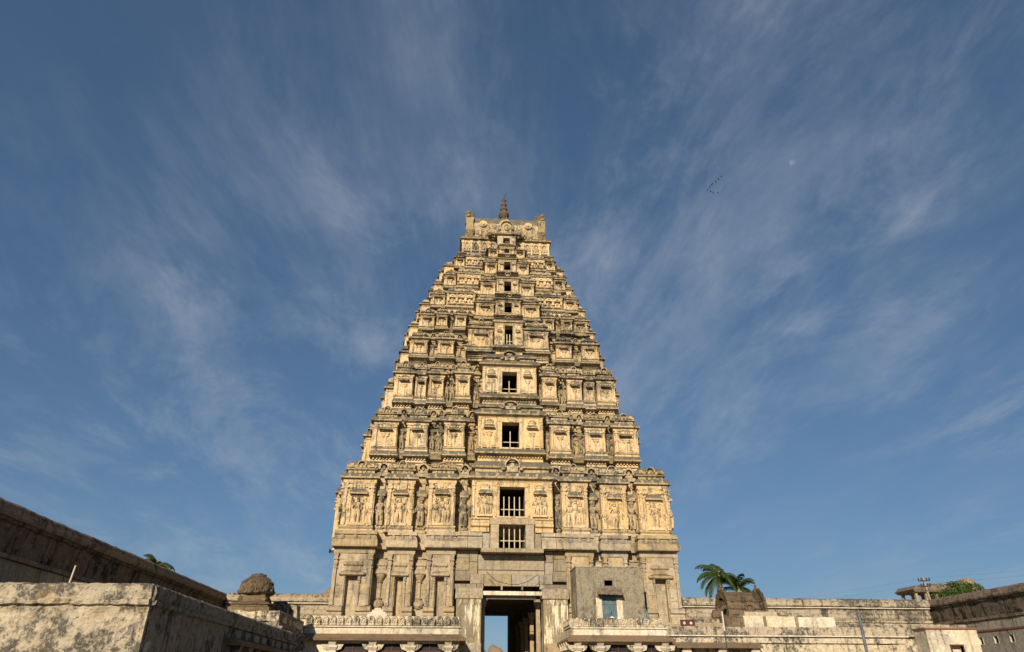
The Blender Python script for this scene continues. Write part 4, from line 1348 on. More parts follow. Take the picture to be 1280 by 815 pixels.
def cloister(name, x0, x1, yf, label, cols, mer, gx, ztop=5.62, return_left=False, wall_left=None):
    root = empty(name, ((x0 + x1) / 2, yf + 2, 0))
    tag(root, label, 'cloister')
    ox, oy = (x0 + x1) / 2, yf + 2

    def B(mb, nm, mat, jit=.012, parent=root):
        o = mb.build(nm, mat, parent, (-ox, -oy, 0) if parent is root else (0, 0, 0), jit=jit)
        return o
    yb = .55
    roof = MB().box(x0 + .3, x1 - .3, yf + .5, yb - .62, 4.2, 4.98)
    B(roof, 'roof_slab', 'limewash_stained')
    ev = MB()
    lv = [(4.16, x0 - .05, x1 + .05, yf - .05, yb - .7), (4.28, x0 - .08, x1 + .08, yf - .10, yb - .7), (4.56, x0 + .35, x1 - .35, yf + .40, yb - .7)]
    ev.rect(lv)
    B(ev, 'eave', 'eave_stone')
    pa = MB()
    pa.box(x0 + .42, x1 - .42, yf + .46, yf + .86, 4.5, 4.96)
    pa.rect([(4.94, x0 + .32, x1 - .32, yf + .36, yf + .9), (5.02, x0 + .32, x1 - .32, yf + .36, yf + .9)])
    pa.box(x0 + .45, x1 - .45, yf + .5, yf + .86, 5.02, ztop - .03)
    if return_left:
        pa.box(x0 + .42, x0 + .8, yf + .9, yb - .9, 4.5, ztop - .03)
    B(pa, 'parapet', 'limewash')
    mm = cached('merlon', merlon_mesh)
    n = int((x1 - x0 - .9) / .475)
    for k in range(n):
        xx = x0 + .45 + (x1 - x0 - .9) * (k + .5) / n
        put('merlon', mm, root, (xx - ox, yf + .47 - oy, 5.02))
    if return_left:
        for k in range(6):
            put('merlon', mm, root, (x0 + .40 - ox, yf + 1.1 + k * .475 - oy, 5.02), -math.pi / 2)
        for k in range(4):
            m = MB().rect([(3.75, -.12, .12, -.5, .1), (4.0, -.14, .14, -.55, .1), (4.16, -.16, .16, -.6, .1)])
            m.build('eave_bracket', 'limewash', root, (x0 + .5 - ox, yf + .9 + k * .95 - oy, 0), -math.pi / 2, jit=.02)
    for xx in cols:
        c = MB()
        c.rect([(0, xx - .26, xx + .26, yf + .3, yf + .75), (3.6, xx - .24, xx + .24, yf + .32, yf + .75), (3.62, xx - .2, xx + .2, yf + .34, yf + .75), (3.8, xx - .3, xx + .3, yf + .2, yf + .75), (3.9, xx - .3, xx + .3, yf + .18, yf + .75), (3.92, xx - .2, xx + .2, yf + .24, yf + .75), (4.17, xx - .24, xx + .24, yf + .05, yf + .75)])
        cc = B(c, 'column', 'limewash')
        br = MB()
        br.rect([(3.62, xx - .35, xx + .35, yf + .36, yf + .7), (3.72, xx - .55, xx + .55, yf + .34, yf + .72), (3.98, xx - .68, xx + .68, yf + .34, yf + .72), (4.02, xx - .62, xx + .62, yf + .36, yf + .7)])
        B(br, 'bracket', 'limewash_stained', .04)
    B(MB().box(x0 + .4, x1 - .4, yf + .4, yf + .8, 4.02, 4.19), 'beam', 'limewash')
    for (a, b) in gx:
        g = B(MB().box(a, b, yf + .62, yf + .68, .6, 3.98), 'grille', 'grille_dark', 0)
        for q in (a, (a + b) / 2 - .03, b - .06):
            MB().box(q, q + .06, yf + .56, yf + .62, .6, 3.98).build('grille_frame', 'red_frame', g)
        MB().box(a, b, yf + .55, yf + .61, 3.55, 3.62).build('grille_rail', 'red_frame', g)
        nn = max(3, int((b - a) / .22))
        sm = cached('stud', lambda: MB().sq(0, 0, [(.03, -.03), (.03, .03)]).mesh('grille_stud', 'grille_stud'))
        for i in range(nn):
            for j in range(3):
                put('grille_stud', sm, g, (a + (b - a) * (i + .5) / nn, yf + .6, 3.05 + j * .27))
    # back wall and a dim hall behind the grilles
    B(MB().box(x0 + .4, x1 - .4, yf + 3.4, yf + 3.6, 0, 4.2), 'rear_wall', 'dark_wood_and_shade', 0)
    if wall_left:
        B(MB().box(wall_left[0], wall_left[1], yf + .42, yf + .6, 0, 4.05), 'wall_panel', 'limewash')
    for q in (x0 + .35, x1 - .75):
        B(MB().box(q, q + .4, yf + .78, yf + 3.4, 0, 4.19), 'end_wall', 'limewash')
    return root


clL = cloister('cloister', -13.75, -3.35, -5.4, 'whitewashed cloister with a row of arched merlons left of the gateway', [-11.5, -9.05, -6.7, -4.4], 22,
               [(-11.2, -9.35), (-8.75, -7.0), (-6.4, -4.7)], wall_left=(-13.3, -11.76))
# stepped cresting block standing on the parapet
ck = MB()
for k, (w, z) in enumerate(((.62, 5.6), (.62, 5.72), (.5, 5.84), (.36, 5.96), (.2, 6.06))):
    ck.box(-8.95 - w + .0, -8.95 + w, -4.86, -4.6, 5.0 if k == 0 else z - .13, z)
ck.build('parapet_crest', 'limewash', clL, (8.55, 3.4, 0), jit=.02)
clR = cloister('cloister', 3.15, 9.95, -5.4, 'whitewashed cloister carrying the small house right of the gateway', [3.75, 5.2, 7.6, 9.4], 13,
               [(5.6, 7.2), (8.0, 9.1)], ztop=5.52, return_left=True)

# plain cloister further right
pr_ = empty('cloister', (18, -3, 0))
tag(pr_, 'long low cloister with a stained plain parapet behind the two poles', 'cloister')


def PB(mb, nm, mat, jit=.02):
    return mb.build(nm, mat, pr_, (-18, 3, 0), jit=jit)


def noisy_box(x0, x1, y0, y1, z0, z1, step, amp, seed):
    """box with its front and top worn: swept along x"""
    mb = MB()
    n = max(2, int((x1 - x0) / step))
    nz_ = max(2, int((z1 - z0) / step))
    prof = [(y0, z0 + (z1 - z0) * k / nz_) for k in range(nz_)] + [(y0 + .02, z1 - .02), (y0 + .25 * (y1 - y0), z1), (y1, z1), (y1, z0)]
    rings = []
    for i in range(n + 1):
        x = x0 + (x1 - x0) * i / n
        ring = []
        for y, z in prof:
            p = Vector((x + seed, y, z))
            ring.append((x, y + (noise.noise(p * 1.1) + .5 * noise.noise(p * 4.1)) * amp, z + (noise.noise(p * 1.7 + Vector((9, 9, 9))) * amp if z > z0 + .01 else 0)))
        rings.append(ring[::-1])
    mb.loft(rings)
    return mb


PB(noisy_box(10.0, 26.3, -3.9, -.3, 0, 4.16, .4, .03, 1), 'wall_face', 'limewash_stained', 0)
PB(noisy_box(9.9, 26.4, -3.98, -.3, 4.2, 4.58, .4, .05, 2), 'parapet_band', 'limewash_stained', 0)
PB(MB().box(9.9, 26.5, -4.12, -.3, 4.58, 4.66), 'string_course', 'limewash', .02)
PB(noisy_box(9.9, 26.4, -4.02, -.3, 4.67, 5.2, .35, .07, 5), 'parapet_top', 'coping', 0)
PB(MB().rect([(3.86, 9.9, 16.0, -4.7, -3.8), (3.96, 9.9, 16.0, -4.75, -3.8), (4.22, 9.9, 16.0, -4.1, -3.8)]), 'eave', 'eave_stone', .02)
for x in (11.0, 13.4, 15.6):
    PB(MB().rect([(3.2, x - .35, x + .35, -4.3, -3.7), (3.5, x - .4, x + .4, -4.35, -3.7), (3.86, x - .22, x + .22, -4.5, -3.7)]), 'bracket', 'limewash')
for a, b in ((10.4, 10.9 + 1.2), (14.0, 15.1)):
    PB(MB().box(a, b, -3.97, -3.9, 1.0, 3.55), 'opening_frame', 'red_frame', 0)
# whitewashed parapet blocks standing further back with slots between them
for k, (a, b) in enumerate(((16.75, 18.22), (18.46, 20.58), (20.84, 23.6))):
    PB(noisy_box(a, b, -.3, .9, 4.9, 6.22 - .04 * k, .3, .05, 7 + k), 'parapet_block', 'limewash', 0)
PB(noisy_box(23.62, 34.0, .2, 1.2, 4.9, 5.75, .4, .08, 3), 'parapet_top', 'coping', 0)
PB(noisy_box(17.0, 34.0, .95, 3.0, 4.9, 5.6, .5, .08, 4), 'roof_slab', 'coping', 0)
PB(MB().box(17.5, 20.0, 1.2, 2.2, 5.6, 6.62), 'parapet_block', 'granite')
PB(noisy_box(10.6, 16.8, -.2, 8.6, 4.9, 5.72, .5, .06, 6), 'roof_slab', 'granite', 0)
PB(noisy_box(12.9, 16.2, .6, 2.0, 5.72, 6.05, .4, .07, 9), 'roof_step', 'coping', 0)

PB(noisy_box(15.3, 16.7, -.5, .8, 4.9, 6.1, .25, .09, 14), 'parapet_block', 'shrine_brown', 0)

# ------------------------------------------------------------------ house on the cloister roof
hs_ = empty('rooftop_house', (6.55, -1.7, 5.0))
tag(hs_, 'small grey plastered house with a blue door on the cloister roof', 'house')


def HB(mb, nm, mat, par=None, jit=.0):
    return mb.build(nm, mat, par or hs_, (-6.55, 1.7, -5.0) if par is None else (0, 0, 0), jit=jit)


hx0, hx1, hy0, hy1, hz0, hz1 = 4.2, 8.88, -3.0, -.55, 4.98, 9.0
w = MB()
w.box(hx0, 5.92, hy0, hy0 + .25, hz0, hz1)
w.box(6.9, hx1, hy0, hy0 + .25, hz0, hz1)
w.box(5.919, 6.901, hy0 + .004, hy0 + .25, 7.2, 7.78)
w.box(5.919, 6.901, hy0 + .004, hy0 + .25, 8.14, hz1)
w.box(5.919, 6.15, hy0 + .004, hy0 + .25, 7.78, 8.14)
w.box(6.72, 6.901, hy0 + .004, hy0 + .25, 7.78, 8.14)
w.box(hx0 + .004, hx0 + .25, hy0 + .25, -2.25, hz0, hz1 - .01)
w.box(hx0 + .004, hx0 + .25, -1.95, hy1, hz0, hz1 - .01)
w.box(hx0 + .004, hx0 + .25, -2.251, -1.949, hz0, 6.2)
w.box(hx0 + .004, hx0 + .25, -2.251, -1.949, 7.5, hz1 - .01)
w.box(hx1 - .25, hx1 - .004, hy0 + .25, hy1, hz0, hz1 - .01)
w.box(hx0 + .25, hx1 - .25, hy1 - .2, hy1, hz0, hz1 - .01)
HB(w, 'wall', 'house_plaster')
HB(MB().box(hx0 + .1, hx1 - .1, hy0 + .1, hy1, hz1 - .2, hz1 - .03), 'roof', 'house_plaster')
HB(MB().box(hx0 - .03, hx1 + .03, hy0 - .03, hy0 + .2, hz1, hz1 + .06), 'coping', 'coping', jit=.01)
HB(MB().box(hx0 - .031, hx0 + .2, hy0 + .2, hy1, hz1, hz1 + .06), 'coping', 'coping', jit=.01)
for a, b in ((5.5, 5.9), (6.92, 7.32)):
    HB(MB().box(a, b, hy0 - .02, hy0 + .02, hz0, 7.0), 'door_surround', 'limewash', jit=.006)
HB(MB().box(4.22, 4.28, -2.3, -1.9, 6.15, 6.2), 'slot_sill', 'limewash')
d = HB(MB().box(5.92, 6.41, hy0 + .08, hy0 + .13, hz0, 7.2), 'door', 'blue_paint')
d2 = HB(MB().box(6.42, 6.90, hy0 + .08, hy0 + .13, hz0, 7.2), 'door', 'blue_paint')
for x in (5.92, 6.43):
    for z in (5.3, 5.95, 6.6):
        HB(MB().box(x + .03, x + .44, hy0 + .05, hy0 + .08, z, z + .06), 'door_rail', 'blue_paint')
HB(MB().box(6.5, 6.56, hy0 + .0, hy0 + .08, 6.0, 6.14), 'door_handle', 'metal_dark')
aw = MB()
nn = 16
ring0, ring1 = [], []
for k in range(nn + 1):
    x = 5.55 + 1.75 * k / nn
    dz = .02 * math.sin(k * 2.2)
    ring0.append((x, hy0 - .0, 7.66 + dz))
    ring1.append((x + .02, hy0 - .62, 7.20 + dz - .12 * k / nn * .3))
lo0 = [(a, b, c - .02) for a, b, c in ring0]
lo1 = [(a, b, c - .02) for a, b, c in ring1]
aw.loft([lo0 + ring0[::-1], lo1 + ring1[::-1]])
HB(aw, 'awning', 'tin')
for x in (5.62, 7.22):
    HB(MB().tube([(x, hy0, 7.0), (x, hy0 - .55, 7.2)], .02, 4), 'awning_strut', 'metal_dark')
fr = MB().box(6.12, 6.15, hy0 - .02, hy0 + .2, 7.76, 8.16).box(6.72, 6.75, hy0 - .02, hy0 + .2, 7.76, 8.16).box(6.12, 6.75, hy0 - .021, hy0 + .2, 8.14, 8.18).box(6.12, 6.75, hy0 - .021, hy0 + .2, 7.74, 7.78)
HB(fr, 'vent_frame', 'eave_stone')
HB(MB().box(4.5, 8.6, -1.2, -1.1, 5, 8.8), 'dark_back', 'dark_wood_and_shade')

# door leaf leaning by the house
bd = empty('loose_door_leaf', (9.15, -3.2, 4.98))
tag(bd, 'pale blue door leaf leaning against the right end of the house', 'door leaf')
lm = MB().box(-.26, .26, -.03, .03, 0, 1.55)
o = lm.build('leaf_board', 'blue_paint', bd)
for z in (.2, .75, 1.3):
    MB().box(-.24, .24, -.055, -.03, z, z + .09).build('batten', 'blue_paint', bd)
bd.rotation_euler = (R(-14), R(-20), 0)
# stool and bucket in front of the door
st = empty('wooden_stool', (6.75, -3.7, 4.98))
tag(st, 'pale low stool standing in front of the blue door', 'stool')
MB().box(-.3, .3, -.18, .18, .62, .70).build('seat', 'white_paint', st)
for sx_ in (-1, 1):
    for sy_ in (-1, 1):
        MB().box(sx_ * .24 - .03, sx_ * .24 + .03, sy_ * .13 - .03, sy_ * .13 + .03, 0, .62).build('leg', 'dark_wood_and_shade', st)
bk = empty('water_pot', (6.38, -3.7, 4.98))
tag(bk, 'small metal water pot beside the stool at the blue door', 'pot')
MB().lathe(0, 0, [(.12, 0), (.2, .15), (.22, .35), (.15, .55), (.1, .62), (.14, .7)], 12).build('pot_body', 'tin', bk)
MB().lathe(0, 0, [(.15, .70), (.16, .74), (.02, .8)], 12).build('lid', 'white_paint', bk)

# red painted lamp board on the roof right of the tower
rs = empty('lamp_board', (11.75, -2.9, 5.0))
tag(rs, 'small dark red board with two white discs on the roof beside the tower', 'lamp board')
MB().box(-.5, .5, -.03, .03, .22, .68).build('board', 'red_frame', rs)
for x in (-.24, .22):
    o = MB().lathe(0, 0, [(.09, 0), (.10, .02), (.07, .05)], 12).build('lamp_disc', 'pole_white', rs, (x, -.03, .46))
    o.rotation_euler = (R(90), 0, 0)
for x in (-.42, .42):
    MB().box(x - .03, x + .03, -.02, .02, 0, .22).build('leg', 'metal_dark', rs)

# ------------------------------------------------------------------ shrine roofs
# wagon-vaulted shrine roof on the right
sv = empty('wagon_roof_shrine', (18.4, 3.4, 5.6))
sv.scale = (.86, .9, .93)
sv.location = (18.2, 3.4, 5.66)
tag(sv, 'dark brown wagon-roofed shrine top in front of the palms', 'shrine')
SX = 1.65
m = MB()
m.rect([(0, -SX - .05, SX - .75, -1.25, 1.25), (.28, -SX - .05, SX - .75, -1.25, 1.25)])
m.box(-SX + .02, SX - .1, -1.12, 1.12, .28, .62)
m.rect([(.62, -SX - .15, SX + .3, -1.3, 1.3), (.68, -SX - .2, SX + .35, -1.38, 1.38), (.86, -SX - .15, SX + .3, -1.3, 1.3), (.92, -SX, SX, -1.15, 1.15)])
m.build('base', 'shrine_brown', sv, jit=.03)
vm = MB()
prv = []
for k in range(13):
    a = R(-8) + R(196) * k / 12
    prv.append((-1.32 * math.cos(a), 1.15 + 1.62 * math.sin(a)))
rings = []
for k in range(19):
    x = -SX + .1 + (2 * SX - .2) * k / 18
    rings.append([(x, y + .04 * noise.noise(Vector((x * 3, y * 2, z * 2))), z + .05 * noise.noise(Vector((x * 3, y, z + 3)))) for y, z in prv])
vm.loft([list(reversed(r)) for r in rings])
vt = vm.build('barrel_vault', 'shrine_brown', sv)
for z, q in ((1.35, 1.345), (1.95, 1.2), (2.5, .80)):
    mb = MB()
    for sd in (-1, 1):
        mb.tube([(-SX, sd * q, z), (0, sd * q * 1.01, z), (SX, sd * q, z)], .055, 5)
    mb.build('rib_band', 'shrine_brown', vt, jit=.015)
mb = MB()
mb.arch(.2, -1.45, -1.2, 1.0, .7, .75, .1)
mb.ell((.2, -1.36, 1.35), (.14, .08, .2), 7, 4)
mb.build('arch_motif', 'shrine_brown', vt, jit=.02)
for sd in (-1, 1):
    g = MB()
    rr = []
    for k in range(17):
        a = R(-14) + R(208) * k / 16
        ro, ri = 1.5 + .09 * (k % 2), 1.0
        c_, s_ = math.cos(a), math.sin(a) * 1.2
        xo = sd * SX
        rr.append([(xo - sd * .12, -ro * c_, 1.12 + ro * s_), (xo + sd * .16, -ro * c_, 1.12 + ro * s_), (xo + sd * .16, -ri * c_, 1.12 + ri * s_), (xo - sd * .12, -ri * c_, 1.12 + ri * s_)])
    g.loft(rr if sd > 0 else [list(reversed(q)) for q in rr])
    g.lathe(sd * SX, 0, [(.2, 2.8), (.24, 3.0), (.1, 3.15), (.14, 3.25), (.03, 3.4)], 8)
    for k in range(9):
        a = R(10 + 20 * k)
        g.ell((sd * (SX + .02), -1.6 * math.cos(a), 1.12 + 1.6 * 1.2 * math.sin(a)), (.14, .12, .12), 5, 3)
    g.build('horseshoe_gable', 'shrine_brown', sv, jit=.03)
    MB().box(sd * SX - .05, sd * SX + .05, -1.0, 1.0, .9, 2.1).build('gable_wall', 'shrine_brown', sv)
blk = MB().rect([(0, -2.3, -1.1, -2.9, -2.2), (.5, -2.3, -1.1, -2.9, -2.2), (.62, -2.1, -1.2, -2.8, -2.3)])
sb = put('seated_bull', None)
sb.location = (16.0, 2.4, 5.7)
tag(sb, 'dark weathered stone bull on the roof left of the wagon-roofed shrine', 'statue')
q = MB()
q.box(-.65, .65, -.5, .5, 0, .5)
q.build('pedestal', 'shrine_brown', sb, jit=.03)
q = MB()
q.loft([[(-.55 + x, r * .8 * math.cos(a), .82 + zo + r * math.sin(a)) for a in [2 * math.pi * j / 10 for j in range(10)]] for x, r, zo in ((0, .18, -.1), (.12, .34, -.02), (.4, .36, 0), (.65, .36, .05), (.8, .26, .25), (.95, .19, .45), (1.05, .16, .55), (1.22, .12, .5), (1.3, .08, .46))][::-1])
for sd in (-1, 1):
    q.tube([(.45, sd * .12, 1.5), (.48, sd * .2, 1.62), (.46, sd * .16, 1.74)], [.05, .04, .02], 5)
    q.tube([(.2, sd * .24, .7), (.5, sd * .34, .56), (.2, sd * .34, .54)], [.14, .1, .07], 6)
q.build('bull_body', 'shrine_brown', sb, jit=.02)

# small domed shrine and its building on the left
lb = empty('side_hall', (-18, -9, 0))
tag(lb, 'crumbling plastered hall with a broken corner under the small dome', 'hall')


def LBB(mb, nm, mat, jit=.02):
    return mb.build(nm, mat, lb, (18, 9, 0), jit=jit)


LBB(noisy_box(-22.6, -13.45, -12.0, -5.2, 0, 4.7, .3, .07, 11), 'wall_face', 'limewash_stained', 0)
LBB(noisy_box(-22.6, -13.38, -12.1, -5.2, 4.7, 5.2, .3, .09, 12), 'parapet', 'limewash_stained', 0)
sidew = long_wall([(0, 0), (0, 1.5), (0.02, 3.0), (0, 4.2), (.25, 4.3), (.28, 4.42), (.05, 4.5), (.02, 4.9), (.08, 5.15), (-.2, 5.2), (-.5, 5.2), (-.5, 0)], -12.06, -5.25, .3, .09, -13.42, 1, 1.6)
LBB(sidew, 'side_wall', 'limewash_shaded', 0)
for k in range(5):
    y = -11.2 + k * 1.25
    m = MB().rect([(3.5, -.2, .2, -.3, .1), (3.75, -.24, .24, -.5, .1), (3.95, -.2, .2, -.36, .1), (4.25, -.3, .3, -.62, .1)])
    m.build('eave_bracket', 'limewash_shaded', lb, (-13.4 + 18, y + 9, 0), math.pi / 2, jit=.05)
rd = random.Random(4)
for k, (x, y, w_, h_) in enumerate(((-14.3, -8.0, .9, .95), (-13.75, -7.2, .75, .85), (-15.0, -7.6, .6, .7))):
    mb = MB()
    mb.rect([(5.1, x - w_ * .55, x + w_ * .55, y - .5, y + .5), (5.1 + h_ * .5, x - w_ * .52, x + w_ * .5, y - .45, y + .45), (5.1 + h_ * .9, x - w_ * .42, x + w_ * .46, y - .4, y + .4), (5.1 + h_, x - w_ * .3, x + w_ * .36, y - .3, y + .3)])
    LBB(mb, 'broken_masonry', 'coping', .07)

dm = empty('domed_shrine', (-15.3, -10.0, 5.18))
tag(dm, 'small weathered brown domed shrine top on the crumbling hall', 'shrine')
MB().rect([(0, -1.1, 1.1, -1.1, 1.1), (.3, -1.1, 1.1, -1.1, 1.1), (.34, -.95, .95, -.95, .95), (.44, -.95, .95, -.95, .95), (.47, -1.06, 1.06, -1.06, 1.06), (.56, -1.0, 1.0, -1.0, 1.0), (.6, -.7, .7, -.7, .7), (.98, -.66, .66, -.66, .66)]).build('base', 'shrine_brown', dm, jit=.05)
MB().lathe(0, 0, [(.66, .95), (.94, 1.06), (.98, 1.16), (.84, 1.2), (.82, 1.24), (.90, 1.36), (.90, 1.52), (.82, 1.70), (.66, 1.87), (.48, 1.97), (.44, 1.98), (.42, 2.08), (.2, 2.14)], 24).build('dome', 'shrine_brown', dm, jit=.065, freq=1.9)
for k in range(4):
    m = MB()
    m.arch(0, -.10, .1, 0, .44, .52, .10)
    m.ell((0, -.04, .24), (.13, .1, .17), 7, 4)
    m.ell((0, -.04, .54), (.08, .08, .1), 6, 4)
    m.build('arch_dormer', 'shrine_brown', dm, (.82 * math.sin(k * math.pi / 2), -.82 * math.cos(k * math.pi / 2), 1.02), k * math.pi / 2, jit=.05)
    c_, s_ = math.cos(math.pi / 4 + k * math.pi / 2), math.sin(math.pi / 4 + k * math.pi / 2)
    MB().ell((c_ * .9, s_ * .9, 1.25), (.17, .17, .2), 7, 5).build('corner_lion', 'shrine_brown', dm, jit=.06)
    MB().ell((c_ * .9, s_ * .9, .72), (.15, .15, .2), 7, 5).build('corner_figure', 'shrine_brown', dm, jit=.06)

for k in range(20):
    a = 2 * math.pi * k / 20
    MB().ell((.93 * math.cos(a), .93 * math.sin(a), 1.14 + .03 * (k % 2)), (.10, .10, .10), 6, 4).build('eave_boss', 'shrine_brown', dm, jit=.05)
for k in range(14):
    a = 2 * math.pi * k / 14 + .1
    MB().ell((.80 * math.cos(a), .80 * math.sin(a), 1.62 + .06 * (k % 2)), (.10, .10, .08), 6, 4).build('dome_boss', 'shrine_brown', dm, jit=.06)

# ------------------------------------------------------------------ long hall in the foreground left
fh = empty('long_hall', (-18, -22, 0))
tag(fh, 'low whitewashed hall with stained flaking plaster in the left foreground', 'hall')


def FB(mb, nm, mat, jit=0.0):
    return mb.build(nm, mat, fh, (18, 22, 0), jit=jit)


FP = [(0, 0), (0, 1.2), (0, 2.2), (0, 3.0), (0.0, 3.32), (.02, 3.46), (.02, 3.50), (.12, 3.53), (.14, 3.61), (.13, 3.64), (.05, 3.66), (.05, 3.7), (.08, 3.85), (.06, 3.98), (-.04, 4.05), (-.6, 4.06), (-.6, 0)]
side_ = long_wall(dense(FP, .16), -31.98, -12.9, .16, .05, -12.25, 1, 2.6)
FB(side_, 'side_wall', 'limewash_shaded')
fr_ = long_wall(dense(FP, .11), -34.0, -12.25, .11, .055, 0, 1, 2.6)
m2 = MB()
m2.v = [(p[1], -32.0 - p[0], p[2]) for p in fr_.v]
m2.f = fr_.f
FB(m2, 'front_wall', 'limewash_near')
FB(noisy_box(-22.9, -12.8, -31.5, -12.9, 3.2, 3.98, .8, .04, 21), 'roof_slab', 'limewash_shaded')
# stone eave with brackets along the far half of the side
ev = MB()
ev.rect([(2.92, -12.3, -11.7, -24.8, -13.0), (3.0, -12.3, -11.62, -24.85, -12.95), (3.16, -12.3, -12.1, -24.7, -13.0)])
FB(ev, 'eave', 'eave_stone', .03)
for k in range(9):
    y = -24.3 + k * 1.35
    FB(MB().rect([(2.2, -12.3, -11.98, y - .16, y + .16), (2.55, -12.3, -11.9, y - .2, y + .2), (2.92, -12.3, -11.74, y - .24, y + .24)]), 'eave_bracket', 'limewash_shaded', .03)
for k in range(8):
    y = -23.7 + k * 1.35
    FB(MB().box(-12.3, -12.1, y - .4, y + .4, 3.2, 3.45), 'upper_block', 'limewash_shaded', .03)
sk = MB().tube([(0, 0, -.25), (.02, .01, .3), (.06, .0, .78)], [.026, .024, .022], 6).build('wooden_stake', 'bar_wood', None, (-15.46, -30.0, 4.0))
tag(sk, 'short pale stake on the roof of the foreground hall', 'stake')

# ------------------------------------------------------------------ buildings and poles on the right
wb = empty('white_block_building', (25.5, -8, 0))
tag(wb, 'cream block building with red tile coping and one small window', 'building')


def WB(mb, nm, mat, jit=0.0):
    return mb.build(nm, mat, wb, (-25.5, 8, 0), jit=jit)


x0, x1, y0, y1 = 23.85, 27.05, -10.0, -8.8
mb = MB()
mb.box(x0, 25.2, y0, y1, 0, 4.66)
mb.box(25.9, x1, y0, y1, 0, 4.66)
mb.box(25.199, 25.901, y0 + .004, y1, 3.78, 4.66)
mb.box(25.199, 25.901, y0 + .004, y1, 0, 2.9)
mb.box(25.199, 25.901, y0 + .3, y1, 2.8, 3.8)
WB(mb, 'wall', 'limewash')
WB(MB().box(x0 - .06, x1 + .06, y0 - .06, y0 + .3, 4.66, 4.76), 'coping', 'terracotta', .012)
WB(MB().box(x0 - .061, x0 + .2, y0 + .3, y1 + .05, 4.66, 4.76), 'coping', 'terracotta', .012)
WB(MB().box(x0 + .2, x1, y0 + .3, y1, 4.6, 4.69), 'roof', 'coping')
fr = MB().box(25.12, 25.2, y0 - .03, y0 + .2, 2.86, 3.84).box(25.9, 25.98, y0 - .03, y0 + .2, 2.86, 3.84).box(25.12, 25.98, y0 - .031, y0 + .2, 3.76, 3.85).box(25.12, 25.98, y0 - .031, y0 + .2, 2.84, 2.92)
WB(fr, 'window_frame', 'red_frame')

gbd = empty('grey_annexe', (35, -14, 0))
tag(gbd, 'long grey annexe with small square openings under the right wall', 'building')


def GB(mb, nm, mat, jit=0.0):
    return mb.build(nm, mat, gbd, (-35, 14, 0), jit=jit)


gx = 33.4
mb = MB()
ys_ = [-30 + 2.0 * k for k in range(16)]
mb.box(gx, gx + .3, -30, 1.0, 4.74, 5.1)
mb.box(gx, gx + .3, -30, 1.0, 0, 2.9)
mb.box(gx, gx + .3, -30, 1.0, 3.34, 4.30)
for (za, zb_) in ((2.9, 3.34), (4.30, 4.74)):
    y = -30.0
    while y < 1.0:
        mb.box(gx + .001, gx + .3, y, min(1.0, y + 1.05), za - .001, zb_ + .001)
        y += 1.5
GB(mb, 'wall', 'grey_wall')
GB(MB().box(gx + .3, gx + .35, -30, 1.0, 0, 5.0), 'inner_wall', 'dark_wood_and_shade')
GB(MB().box(gx - .06, gx + .5, -30, 1.05, 5.1, 5.2), 'coping', 'terracotta', .012)
GB(MB().box(gx + .5, 38.1, -30, 1.0, 4.9, 5.12), 'roof', 'grey_wall')
y = -30.0 + 1.05
while y < 0.9:
    for (za, zb_) in ((2.9, 3.34), (4.30, 4.74)):
        f = MB().box(gx - .02, gx + .28, y, y + .03, za, zb_).box(gx - .02, gx + .28, y + .42, y + .45, za, zb_).box(gx - .021, gx + .28, y, y + .45, za - .03, za + .01)
        GB(f, 'window_frame', 'limewash' if za > 4 else 'red_frame')
    y += 1.5

pw = empty('slim_pole', (9.67, -15.0, 0))
tag(pw, 'thin white metal pole standing before the wagon-roofed shrine', 'pole')
MB().lathe(0, 0, [(.035, 0), (.032, 3), (.028, 5.05), (.01, 5.07)], 8).build('pole_shaft', 'metal_dark', pw)
MB().lathe(0, 0, [(.042, 4.15), (.042, 5.05), (.012, 5.1)], 8).build('pole_sleeve', 'pole_white', pw)
pb_ = empty('slim_pole', (17.03, -15.0, 0))
tag(pb_, 'blue-grey metal pole standing before the stained cloister wall', 'pole')
MB().lathe(0, 0, [(.085, 0), (.08, 2.5), (.07, 5.0), (.02, 5.03)], 10).build('pole_shaft', 'pole_blue', pb_)
MB().lathe(0, 0, [(.10, 4.9), (.10, 5.0), (.03, 5.08)], 10).build('pole_cap', 'pole_blue', pb_)

# ------------------------------------------------------------------ far things
up = empty('utility_pole', (59.9, 40, 0))
tag(up, 'leaning concrete utility pole with two crossarms above the right wall corner', 'utility pole')
MB().rect([(0, -.18, .18, -.14, .14), (14.8, -.11, .11, -.09, .09)]).build('pole_shaft', 'concrete', up)
for z, l in ((14.25, .85), (13.55, .7)):
    a = MB().box(-l, l, -.16, -.08, z, z + .12).build('crossarm', 'metal_dark', up)
    for x in (-l + .06, -l * .45, l * .45, l - .06):
        MB().lathe(x, -.12, [(.04, z + .1), (.10, z + .2), (.07, z + .3), (.10, z + .36), (.03, z + .42)], 8).build('insulator', 'metal_dark', a)
MB().tube([(-.5, -.12, 13.6), (0, -.12, 13.0)], .03, 4).build('brace', 'metal_dark', up)
MB().tube([(.5, -.12, 13.6), (0, -.12, 13.0)], .03, 4).build('brace', 'metal_dark', up)
for k, (x, z) in enumerate(((-.79, 14.62), (.79, 14.62), (-.64, 13.95), (.64, 13.95))):
    for e, (ex, ez, ey) in enumerate(((34, 1.5, -6), (-45, -1.6, 30))):
        pts = []
        for i in range(13):
            f = i / 12
            pts.append((x + ex * f, -.12 + ey * f, z + ez * f - 1.4 * 4 * f * (1 - f) * .35))
        MB().tube(pts, .004, 3).build('power_wire', 'wire', up)
up.rotation_euler = (0, R(-3.5), 0)

